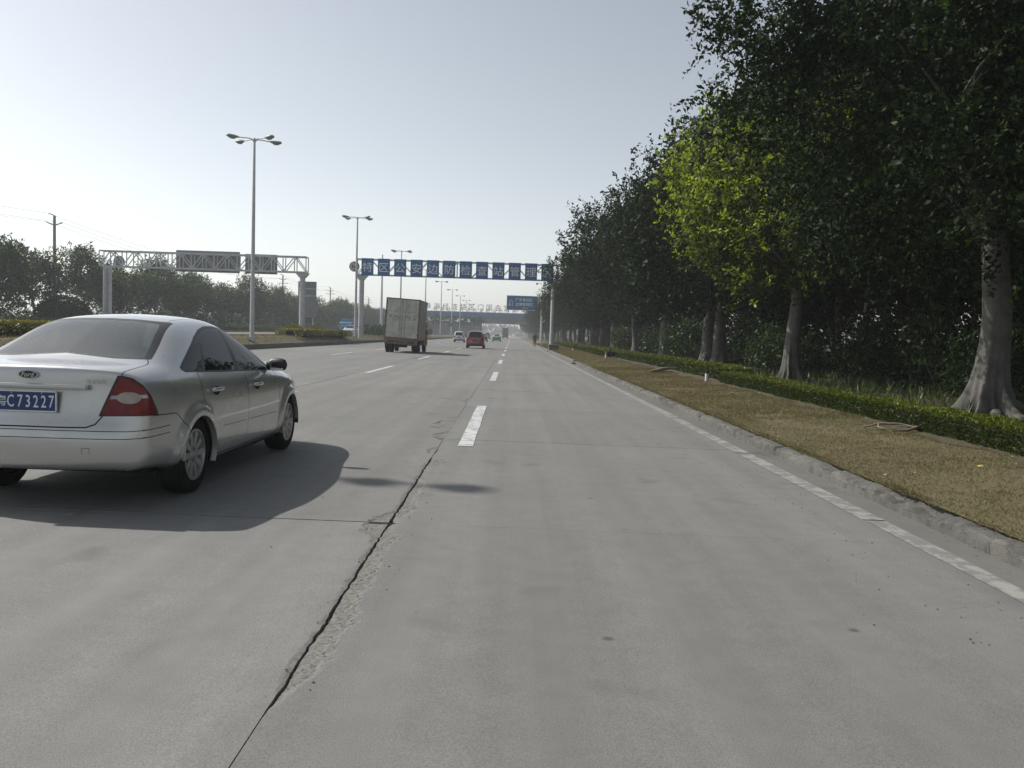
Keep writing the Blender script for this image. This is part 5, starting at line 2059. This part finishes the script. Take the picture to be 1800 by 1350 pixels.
# --- marker posts on the verge
GP = 'white marker posts on the right verge'
for (x, y, h, lab) in ((6.0, 25.6, .33, 'white marker post with black top beside the near end of the far hedge'), (5.65, 50.0, .36, 'white marker post with reddish top, middle of the three on the verge'), (5.4, 74, .36, 'farthest small white marker post before the hedge')):
    t = empty('marker_post', (x, y, verge_z(x, y)))
    mb = MB()
    mb.lathe([(.06, -.05), (.06, h - .10)], 14)
    mb.build('shaft', plain('marker_white', (.62, .62, .60), .6, 0, .15), t, 40)
    mb = MB()
    mb.lathe([(.0615, h - .105), (.0615, h - .01), (.045, h), (.001, h + .003)], 14)
    mb.build('cap', M['black'] if y != 50.0 else plain('marker_rust', (.25, .09, .04), .7), t, 40)
    tag(t, lab, 'marker post', GP)

# --- thin roadside post near the walker
t = empty('roadside_post', (3.95, 112, .12))
mb = MB()
mb.tube([(0, 0, -.1), (0, 0, 3.9)], [.06, .05], 10)
mb.build('post', M['white_steel'], t, 40)
mb = MB()
mb.tube([(0, 0, 3.0), (.25, 0, 3.25), (.4, 0, 3.45)], .03, 8)
mb.build('side_arm', M['white_steel'], t)
tag(t, 'thin pale post with a short arm beside the walking person', 'post')
sg_ = empty('square_sign', (-15.1, 205.5, .85))
mb = MB()
mb.box(-.42, .42, -.02, .02, 2.2, 3.05)
mb.build('sign_panel', M['sign_blue'], sg_)
mb = MB()
mb.tube([(0, .06, -.1), (0, .06, 3.0)], .035, 8)
mb.build('post', M['steel'], sg_)
tag(sg_, 'small dark square sign on the median before the overpass', 'sign')

# --- utility poles and their wires
PX = -54.4
poles = [(30.0, 'concrete utility pole outside the left edge carrying the wires'), (100.0, 'dark utility pole with crossarm rising above the trees at far left'), (199.0, 'utility pole with two crossarms seen right of the far gantry signs'),
         (251.0, 'small distant utility pole right of the tall signboard'), (318.0, 'smallest distant utility pole left of the blue gantry post')]
for (y, lab) in poles:
    t = empty('utility_pole', (PX, y, .7))
    mb = MB()
    mb.tube([(0, 0, -.1), (0, 0, 13.1)], [.24, .15], 12)
    mb.build('pole', M['pole_conc'], t, 50)
    mb = MB()
    mb.tube([(-.95, 0, 12.32), (-.3, 0, 12.05), (0, 0, 12.0), (.3, 0, 12.05), (.95, 0, 12.28)], .07, 8)
    if y > 150: mb.bar((-1.3, -.1, 11.2), (1.3, -.1, 11.2), .12)
    mb.build('crossarm', M['pole_conc'], t, 50)
    mb = MB()
    mb.tube([(0, 0, 13.0), (-.2, 0, 13.2), (-.7, 0, 13.32)], .06, 8)
    mb.build('top_bracket', M['pole_conc'], t, 50)
    tag(t, lab, 'utility pole', 'utility poles beyond the opposite carriageway')
for (dx, z, lab) in ((-.7, 14.05, 'highest overhead wire strung between the utility poles'), (-.95, 13.05, 'outer lower overhead wire strung between the utility poles'), (.95, 13.0, 'inner lower overhead wire strung between the utility poles')):
    mb = MB()
    for (a, b_) in zip(poles, poles[1:]):
        n = 12
        pts = []
        for k in range(n + 1):
            u = k / n
            pts.append((PX + dx, a[0] + (b_[0] - a[0]) * u, z - 1.6 * 4 * u * (1 - u) * (b_[0] - a[0]) / 90))
        mb.tube(pts, .015, 5)
    tag(mb.build('overhead_wire', M['wire'], None), lab, 'wire', 'overhead wires')

# ================================================================ traffic
def small_car(name, kind, loc, rz, paint, label, L=3.9, W=.85, H=1.55, belt=.96, wr=.30, roof_paint=None, glass=None, plate='plate_blue'):
    """hatchback, van or saloon, rear end at y = 0, nose towards +y"""
    root = empty(name, loc, rz)
    tag(root, label, 'car')
    glass = glass or M['glass_dark']

    def st(y, w, ytop, zt, wt, zb=.24, b=None, yb=None):
        b = belt if b is None else b
        yb = y if yb is None else yb
        ym, zm = yb + (ytop - yb) * .55, b + (zt - .06 - b) * .55
        return [(w - .09, y, zb), (w - .01, y, zb + .06), (w, y, .52), (w - .01, y, b - .14), (w - .07, yb, b), (w - .07 + (wt - w + .07) * .5, ym, zm), (wt, ytop, zt - .05), (wt * .55, ytop, zt - .008), (0, ytop, zt)]
    if kind == 'saloon':
        S = [st(.03, W * .90, .02, belt + .03, W * .62, .32), st(.12, W * .96, .10, belt + .05, W * .64, .30), st(.60, W, .62, belt + .08, W * .72), st(.95, W, 1.05, belt + (H - belt) * .72, W * .66, b=belt),
             st(1.35, W, 1.35, H - .03, W * .62), st(2.0, W, 1.95, H, W * .62), st(2.6, W, 2.35, H - .06, W * .63), st(3.05, W, 2.85, belt + (H - belt) * .45, W * .75), st(3.35, W, 3.3, belt + .03, W * .85, b=belt - .05),
             st(L - .35, W * .97, L - .35, belt - .06, W * .75, b=belt - .14), st(L - .06, W * .80, L - .05, belt - .20, W * .6, b=belt - .26)]
        cols, zr_ = [(W * .62, -.03), (W * .34, -.05), (0, -.06)], None
        cr = 5
        S = [[r[0], r[1], r[2], r[3], r[4], *([r[6], r[7], r[8]])] if i == -1 else r for i, r in enumerate(S)]
        rear = [[(x, y, z) for z in (belt - .01, belt - .14, .52, .32, .30)] for (x, y) in ((W * .58, -.02), (W * .33, -.05), (0, -.06))]
        rear = [[(c[0][0], c[0][1], belt + .0)] + c[1:] for c in rear]
    else:
        S = [st(.06, W * .93, .24, H - .05, W * .68, .30, yb=.09), st(.22, W * .98, .42, H - .02, W * .70, .28), st(.8, W, .95, H, W * .71), st(1.7, W, 1.6, H - .01, W * .70), st(2.25, W, 2.05, H - .06, W * .69),
             st(2.75, W, 2.5, belt + (H - belt) * .5, W * .78), st(3.1, W, 3.0, belt + .06, W * .86, b=belt - .03), st(L - .35, W * .97, L - .35, belt - .08, W * .78, b=belt - .16), st(L - .05, W * .80, L - .04, belt - .26, W * .6, b=belt - .32)]
        rear = [[(x, y0 + .14, H - .30), (x, y0 + .05, belt), (x, y0 + .0, belt - .14), (x, y0 - .035, .52), (x, y0 - .02, .36), (x * .98, y0 + .02, .30)] for (x, y0) in ((W * .40, .01), (0, 0))]
    if kind == 'saloon':
        front = [[(x, L + y, z) for z in (belt - .26, .60, .48, .34, .26)] for (x, y) in ((W * .58, -.02), (W * .33, 0), (0, .01))]
    else:
        front = [[(x, L + y, z) for z in (belt - .30, belt - .34, belt - .42, .48, .34, .26)] for (x, y) in ((W * .35, -.01), (0, .01))]
    sh = Shell(S, rear, front, 2)
    Y, Z, X = (0, 1, 0), (0, 0, 1), (1, 0, 0)
    wy0, wy1 = (.62 if kind != 'saloon' else .95), L - .80
    for wy in (wy0, wy1):
        sh.cut([(wy + (wr + .04) * math.cos(a), wr + (wr + .04) * math.sin(a)) for a in np.linspace(-.7, math.pi + .7, 18)], Y, Z, lambda f: f.calc_center_median().x > W * .5 and f.calc_center_median().z < belt - .05, 'hole')
    sf = lambda f: f.normal.x > .3 and f.calc_center_median().x > W * .4
    if kind == 'saloon':
        sh.cut([(.98, belt + .04), (3.0, belt + .02), (2.42, H - .12), (2.2, H - .09), (1.45, H - .09), (1.25, H - .14)], Y, Z, sf, 'side_window')
        sh.cut([(0, belt + .11), (W * .60, belt + .10), (W * .52, H - .08), (0, H - .05)], X, Z, lambda f: f.normal.y < -.1 and .3 < f.calc_center_median().y < 1.5 and f.calc_center_median().z > belt + .05, 'rear_window')
        sh.cut([(0, belt + .06), (W * .68, belt + .05), (W * .56, H - .08), (0, H - .05)], X, Z, lambda f: f.normal.y > .15 and 2.2 < f.calc_center_median().y < 3.6, 'windscreen')
        tz0, tz1, tx = belt - .22, belt - .02, W * .50
    else:
        sh.cut([(.38, belt + .05), (2.85, belt + .03), (2.2, H - .13), (1.9, H - .10), (.62, H - .10), (.42, H - .2)], Y, Z, sf, 'side_window')
        sh.cut([(0, belt + .02), (W * .70, belt + .03), (W * .58, H - .13), (0, H - .11)], X, Z, lambda f: f.normal.y < -.3 and f.calc_center_median().y < .5, 'rear_window')
        sh.cut([(0, belt + .08), (W * .72, belt + .07), (W * .60, H - .10), (0, H - .06)], X, Z, lambda f: f.normal.y > .15 and 1.8 < f.calc_center_median().y < 3.3, 'windscreen')
        tz0, tz1, tx = belt - .26, belt + .0, W * .66
    sh.cut([(tx, tz0), (W * .97, tz0), (W * .97, tz1), (tx + .04, tz1)], X, Z, lambda f: f.normal.y < -.2 and f.calc_center_median().y < .4, 'tail_light', ('body',))
    sh.cut([(W * .55, .56), (W * .95, .60), (W * .95, .72), (W * .6, .70)], X, Z, lambda f: f.normal.y > .2 and f.calc_center_median().y > L - .6, 'headlight', ('body',))
    link_mesh('body', sh.part('body'), paint, root)
    link_mesh('rear_window', sh.part('rear_window'), glass, root)
    link_mesh('windscreen', sh.part('windscreen'), glass, root)
    wm = wheel_meshes(wr, .18, wr * .64, 8, 22)
    for sd in (1, -1):
        link_mesh('side_window', sh.part('side_window', sd), glass, root)
        link_mesh('tail_light', sh.part('tail_light', sd), M['red_lens'], root)
        link_mesh('headlight', sh.part('headlight', sd), M['clear_lens'], root)
        for wy in (wy0, wy1):
            add_wheel(root, wm, (sd * (W - .10), wy, wr), sd)
        mr = MB()
        mr.box(sd * (W - .04), sd * (W + .14), L - 1.42, L - 1.34, belt + .02, belt + .14)
        mr.build('mirror', M['black'], root, None, .02)
    mb = MB()
    mb.box(-W * .72, W * .72, .2, L - .2, .22, .5)
    mb.box(-W * .80, W * .80, .75, L - 1.2, .5, belt - .05)
    mb.build('underbody', M['under'], root)
    mb = MB()
    zp = .74 if kind != 'saloon' else .66
    yp = -.05 if kind != 'saloon' else -.075
    mb.box(-.22, .22, yp - .012, yp + .03, zp - .07, zp + .07)
    mb.build('number_plate', M[plate], root)
    mb = MB()
    mb.box(-W * .82, W * .82, -.055, .06, .33, .45)
    mb.build('bumper_strip', M['black'], root, None, .02)
    return root


def box_truck(loc, rz, label, box, cab, L=3.7, W=1.07, H=2.55, floor=.86, lean=0.0, detail=True, wr=.41):
    root = empty('box_truck', loc, rz)
    tag(root, label, 'truck')
    bo = MB()
    bo.box(-W, W, .06, L, 0, H)
    body = bo.build('cargo_box', box, root, None, .015)
    body.location = (0, 0, floor)
    body.rotation_euler = (0, R(lean), 0)
    if detail:
        for s_ in (-1, 1):
            for k in range(3):
                d_ = MB()
                z0, z1 = (.10, H * .48, H * .68, H - .06)[k:k + 2]
                d_.box(s_ * .012 if s_ > 0 else -W + .07, W - .07 if s_ > 0 else -.012, 0, .055, z0 + .006, z1 - .006)
                o = d_.build('door_panel', box, body, None, .006)
            hb = MB()
            hb.tube([(s_ * .16, -.03, .02), (s_ * .16, -.03, H - .03)], .016, 8)
            hb.box(s_ * .16 - .05, s_ * .16 + .05, -.05, -.01, H * .36, H * .40)
            hb.build('lock_rod', M['steel'], body)
            for z in (.3, H * .4, H * .62, H * .88):
                hg = MB()
                hg.box(s_ * W - .09 if s_ > 0 else -W - .012, s_ * W + .012 if s_ > 0 else -W + .09, -.03, .05, z, z + .09)
                hg.build('hinge', M['rust'], body)
        fr_ = MB()
        fr_.box(-W - .012, W + .012, -.012, .058, H - .055, H + .012)
        fr_.box(-W - .012, W + .012, -.012, .058, -.03, .085)
        fr_.box(-W - .012, -W + .06, -.010, .0575, .09, H - .06)
        fr_.box(W - .06, W + .012, -.010, .0575, .09, H - .06)
        fr_.build('rear_frame', M['rust'], body)
        for k in range(7):
            y = .35 + k * (L - .5) / 6
            for s_ in (-1, 1):
                rb = MB()
                rb.box(s_ * W - .0 if s_ > 0 else -W - .022, s_ * W + .022 if s_ > 0 else -W, y - .025, y + .025, .03, H - .03)
                rb.build('side_rib', box, body)
        rnd = random.Random(4)
        for (x, z) in ((-.75, 1.42), (-.48, 1.40), (-.25, 1.41), (.20, 1.38), (.48, 1.36), (.74, 1.33)):
            st_ = MB()
            for q in range(5):
                a, c = x + rnd.uniform(-.09, .03), z + rnd.uniform(-.08, .07)
                st_.box(a, a + rnd.uniform(.03, .10), -.003, .01, c, c + rnd.uniform(.02, .05))
            st_.build('faded_mark', M['faded'], body)
        # low tail board with lamps
        tb = MB()
        tb.box(-W + .02, W - .02, -.02, .10, -.33, -.04)
        t_ = tb.build('tail_board', M['rust'], body, None, .01)
        for s_ in (-1, 1):
            lb = MB()
            lb.box(s_ * .64 - .20, s_ * .64 + .20, -.035, -.018, -.26, -.10)
            lb.build('tail_lamp', plain('dirty_lamp', (.10, .035, .02), .5), t_)
        lb = MB()
        lb.box(-.22, .22, -.032, -.018, -.27, -.12)
        lb.build('number_plate', plain('dirty_plate', (.07, .085, .12), .6), t_)
    ch = MB()
    for x in (-.42, .42):
        ch.box(x - .05, x + .05, -.0, L + 1.2, floor - .30, floor - .10)
    for y in (.3, 1.2, 2.4, L):
        ch.box(-.42, .42, y, y + .08, floor - .26, floor - .14)
    ch.lathe([(.17, -.3), (.17, .3)], 14, 'x', (0, .75, .50))
    ch.box(-.85, .85, .70, .80, .44, .56)
    ch.build('chassis', M['under'], root)
    wm = wheel_meshes(wr, .22, wr * .56, 6, 24)
    for s_ in (-1, 1):
        add_wheel(root, wm, (s_ * (W - .10), .95, wr), s_)
        add_wheel(root, wm, (s_ * (W - .36), .95, wr), s_)
        add_wheel(root, wm, (s_ * (W - .14), L + .75, wr), s_)
        mf = MB()
        mf.box(s_ * (W - .22) - .22, s_ * (W - .22) + .22, .42, .44, .28, floor - .1)
        mf.build('mud_flap', M['rubber'], root)
    cb = MB()
    cb.prism([(L + .12, .45), (L + 1.75, .40), (L + 1.80, 1.05), (L + 1.55, 1.95), (L + 1.35, 2.12), (L + .12, 2.12)], 'x', -W + .03, W - .03)
    c = cb.build('cab', cab, root, None, .05)
    wb = MB()
    wb.box(-W + .015, W - .015, L + .55, L + 1.40, 1.20, 1.80)
    wb.build('cab_window', M['glass_dark'], c)
    for s_ in (-1, 1):
        mb = MB()
        mb.tube([(s_ * (W - .05), L + 1.5, 1.75), (s_ * (W + .20), L + 1.55, 1.72), (s_ * (W + .22), L + 1.55, 1.2)], .015, 7)
        mo = mb.build('mirror_arm', M['black'], c)
        mb = MB()
        mb.box(s_ * (W + .22) - .09, s_ * (W + .22) + .09, L + 1.50, L + 1.54, 1.22, 1.62)
        mb.build('mirror', M['chrome'], mo, None, .012)
    return root


M['rust'] = plain('rusty_frame', (0.16, 0.125, 0.085), .8, 0, .45, 5)
M['faded'] = plain('faded_print', (0.13, 0.19, 0.21), .8, 0, .4, 9)
M['dirty_box'] = plain('dirty_box_panel', (0.52, 0.51, 0.46), .75, .0, .36, 2.2)
M['cab_yellow'] = car_paint('cab_yellow', (.42, .25, .05), 0, .45)
M['paint_red'] = car_paint('red_paint', (.30, .012, .022), 0, .3, False, .08)
M['paint_white'] = car_paint('white_paint', (.72, .73, .74), 0, .3, False, .08)
M['paint_green'] = car_paint('green_paint', (.18, .36, .10), 0, .35, False, .05)
M['paint_dark'] = car_paint('dark_paint', (.03, .045, .045), .3, .3, False, .05)
M['paint_grey'] = car_paint('grey_paint', (.25, .28, .31), .4, .35, False, .05)
M['paint_lilac'] = car_paint('pale_blue_paint', (.40, .43, .55), .3, .32, False, .05)
M['blue_truck'] = car_paint('blue_truck_paint', (.05, .22, .36), 0, .45)
M['brown_box'] = plain('brown_box', (.17, .11, .09), .8, 0, .2, 1)

silver_saloon((-3.455, 6.924, .0575), R(-1.3))
box_truck((-6.98, 52.9, road_z(-7)), R(-1.0), 'dirty grey box truck with closed rear doors, leaning to the right', M['dirty_box'], M['cab_yellow'], lean=3.0)
small_car('hatchback_car', 'hatch', (-3.42, 78.6, road_z(-3.4)), 0, M['paint_red'], 'red compact hatchback ahead in the second lane', 3.9, .86, 1.66, 1.02, .29)
small_car('hatchback_car', 'hatch', (-7.85, 125, road_z(-7.8)), R(1), M['paint_white'], 'white hatchback driving left of the red one', 4.0, .83, 1.62, 1.0, .30)
small_car('saloon_car', 'saloon', (-2.88, 160, road_z(-2.9)), 0, M['paint_green'], 'green taxi saloon driving right of the red hatchback', 4.4, .84, 1.50, .98, .30, glass=M['glass'])
small_car('saloon_car', 'saloon', (-5.2, 150, road_z(-5)), 0, M['paint_dark'], 'dark saloon half hidden behind the red hatchback', 4.4, .85, 1.48, .96, .30)
small_car('hatchback_car', 'hatch', (-6.9, 235, road_z(-7)), 0, M['paint_grey'], 'grey minivan far ahead between the red hatchback and green taxi', 4.2, .88, 1.8, 1.1, .30)
box_truck((-2.35, 300, road_z(-2)), 0, 'tall brown box truck far ahead under the overpass', M['brown_box'], M['cab_yellow'], 6.0, 1.05, 3.0, .85, 0, False)
small_car('saloon_car', 'saloon', (-23.0, 122, .63), math.pi, M['paint_lilac'], 'pale blue oncoming car on the opposite carriageway', 4.4, .87, 1.5, .96, .30)
box_truck((-28.9, 152, .65), math.pi, 'blue oncoming truck behind the pale blue car', M['blue_truck'], M['blue_truck'], 4.5, 1.05, 1.9, .85, 0, False)

# ================================================================ the walker
def walker(loc, rz):
    """dark-clothed person walking away along the road edge; joints joined by one skin"""
    J = {'pelvis': (0, 0, .93), 'waist': (0, .02, 1.08), 'chest': (0, .03, 1.30), 'neck': (0, .05, 1.46), 'head': (0, .07, 1.56), 'crown': (0, .07, 1.68),
         'shl': (-.19, .02, 1.40), 'ell': (-.25, -.08, 1.13), 'wrl': (-.24, .02, .90), 'hal': (-.235, .05, .82),
         'shr': (.19, .02, 1.40), 'elr': (.25, .03, 1.13), 'wrr': (.24, .18, .93), 'har': (.235, .23, .87),
         'hil': (-.10, 0, .90), 'knl': (-.105, .12, .50), 'anl': (-.10, .10, .09), 'tol': (-.11, .26, .035),
         'hir': (.10, 0, .90), 'knr': (.105, -.04, .50), 'anr': (.10, -.24, .13), 'tor': (.11, -.12, .035)}
    Rd = {'pelvis': .150, 'waist': .145, 'chest': .165, 'neck': .062, 'head': .095, 'crown': .075, 'shl': .08, 'shr': .08, 'ell': .052, 'elr': .052, 'wrl': .036, 'wrr': .036, 'hal': .034, 'har': .034,
          'hil': .10, 'hir': .10, 'knl': .066, 'knr': .066, 'anl': .048, 'anr': .048, 'tol': .038, 'tor': .038}
    E = [('pelvis', 'waist'), ('waist', 'chest'), ('chest', 'neck'), ('neck', 'head'), ('head', 'crown'), ('chest', 'shl'), ('shl', 'ell'), ('ell', 'wrl'), ('wrl', 'hal'), ('chest', 'shr'), ('shr', 'elr'), ('elr', 'wrr'), ('wrr', 'har'),
         ('pelvis', 'hil'), ('hil', 'knl'), ('knl', 'anl'), ('anl', 'tol'), ('pelvis', 'hir'), ('hir', 'knr'), ('knr', 'anr'), ('anr', 'tor')]
    names = list(J)
    me = bpy.data.meshes.new('body')
    me.from_pydata([J[n_] for n_ in names], [(names.index(a), names.index(b_)) for a, b_ in E], [])
    ob = bpy.data.objects.new('body', me)
    COL.objects.link(ob)
    ob.modifiers.new('skin', 'SKIN')
    if not me.skin_vertices:
        me.attributes  # skin layer is made with the modifier
    sv = me.skin_vertices[0].data if me.skin_vertices else None
    if sv:
        for i, n_ in enumerate(names):
            sv[i].radius = (Rd[n_], Rd[n_] * (.72 if n_ in ('pelvis', 'waist', 'chest') else 1))
            sv[i].use_root = n_ == 'pelvis'
    md = ob.modifiers.new('sub', 'SUBSURF')
    md.levels = 2
    dg = bpy.context.evaluated_depsgraph_get()
    out = bpy.data.meshes.new_from_object(ob.evaluated_get(dg))
    bpy.data.objects.remove(ob)
    out.name = 'body'
    root = empty('person', loc, rz)
    tag(root, 'person in dark clothes walking along the right road edge', 'person')
    mats = [plain('jacket', (.022, .024, .03), .85), plain('trousers', (.016, .016, .02), .85), plain('skin', (.30, .19, .13), .6), plain('shoes', (.01, .01, .01), .5)]
    out.materials.clear()
    for m in mats: out.materials.append(m)
    for p in out.polygons:
        c = p.center
        p.material_index = 2 if c.z > 1.47 or (abs(c.x) > .17 and c.z < .93) else (3 if c.z < .085 else (1 if c.z < .92 else 0))
    out.shade_smooth()
    link_mesh('body', out, None, root)
    hb = MB()
    hb.lathe([(.093, 1.56), (.102, 1.62), (.092, 1.69), (.055, 1.735), (.005, 1.748)], 18, 'z', (0, .062, 0), caps=False)
    hb.build('hair', plain('hair', (.012, .010, .009), .7), root, 60)
    for s_ in (-1, 1):
        hx, hy, hz = (-.235, .05, .82) if s_ < 0 else (.235, .23, .87)
        fb = MB()
        for k in range(4):
            ln = (.062, .072, .068, .055)[k]
            y = hy - .026 + k * .017
            fb.tube([(hx, y, hz - .01), (hx - s_ * .006, y + .004, hz - .035 - ln * .4), (hx - s_ * .02, y + .008, hz - .03 - ln)], [.0095, .0088, .007], 6)
        fb.tube([(hx - s_ * .012, hy + .03, hz + .02), (hx - s_ * .024, hy + .048, hz - .012), (hx - s_ * .026, hy + .052, hz - .035)], [.0105, .0095, .008], 6)
        fb.build('fingers', mats[2], root, 60)
    return root


walker((2.98, 108.2, road_z(3) + .0), R(0))

# ================================================================ haze
hz = MB()
hz.box(-620, 320, -120, 1500, -1.6, 24.0)
haze = hz.build('haze', None, None)
hm_ = bpy.data.materials.new('haze')
hm_.use_nodes = True
hm_.node_tree.nodes.clear()
pv = hm_.node_tree.nodes.new('ShaderNodeVolumePrincipled')
pv.inputs['Color'].default_value = (0.93, 0.96, 1.0, 1)
pv.inputs['Density'].default_value = 0.00066
pv.inputs['Anisotropy'].default_value = 0.35
ho = hm_.node_tree.nodes.new('ShaderNodeOutputMaterial')
hm_.node_tree.links.new(pv.outputs[0], ho.inputs['Volume'])
haze.data.materials.append(hm_)
tag(haze, 'pale daylight haze filling the air over the road', 'haze', None, 'stuff')
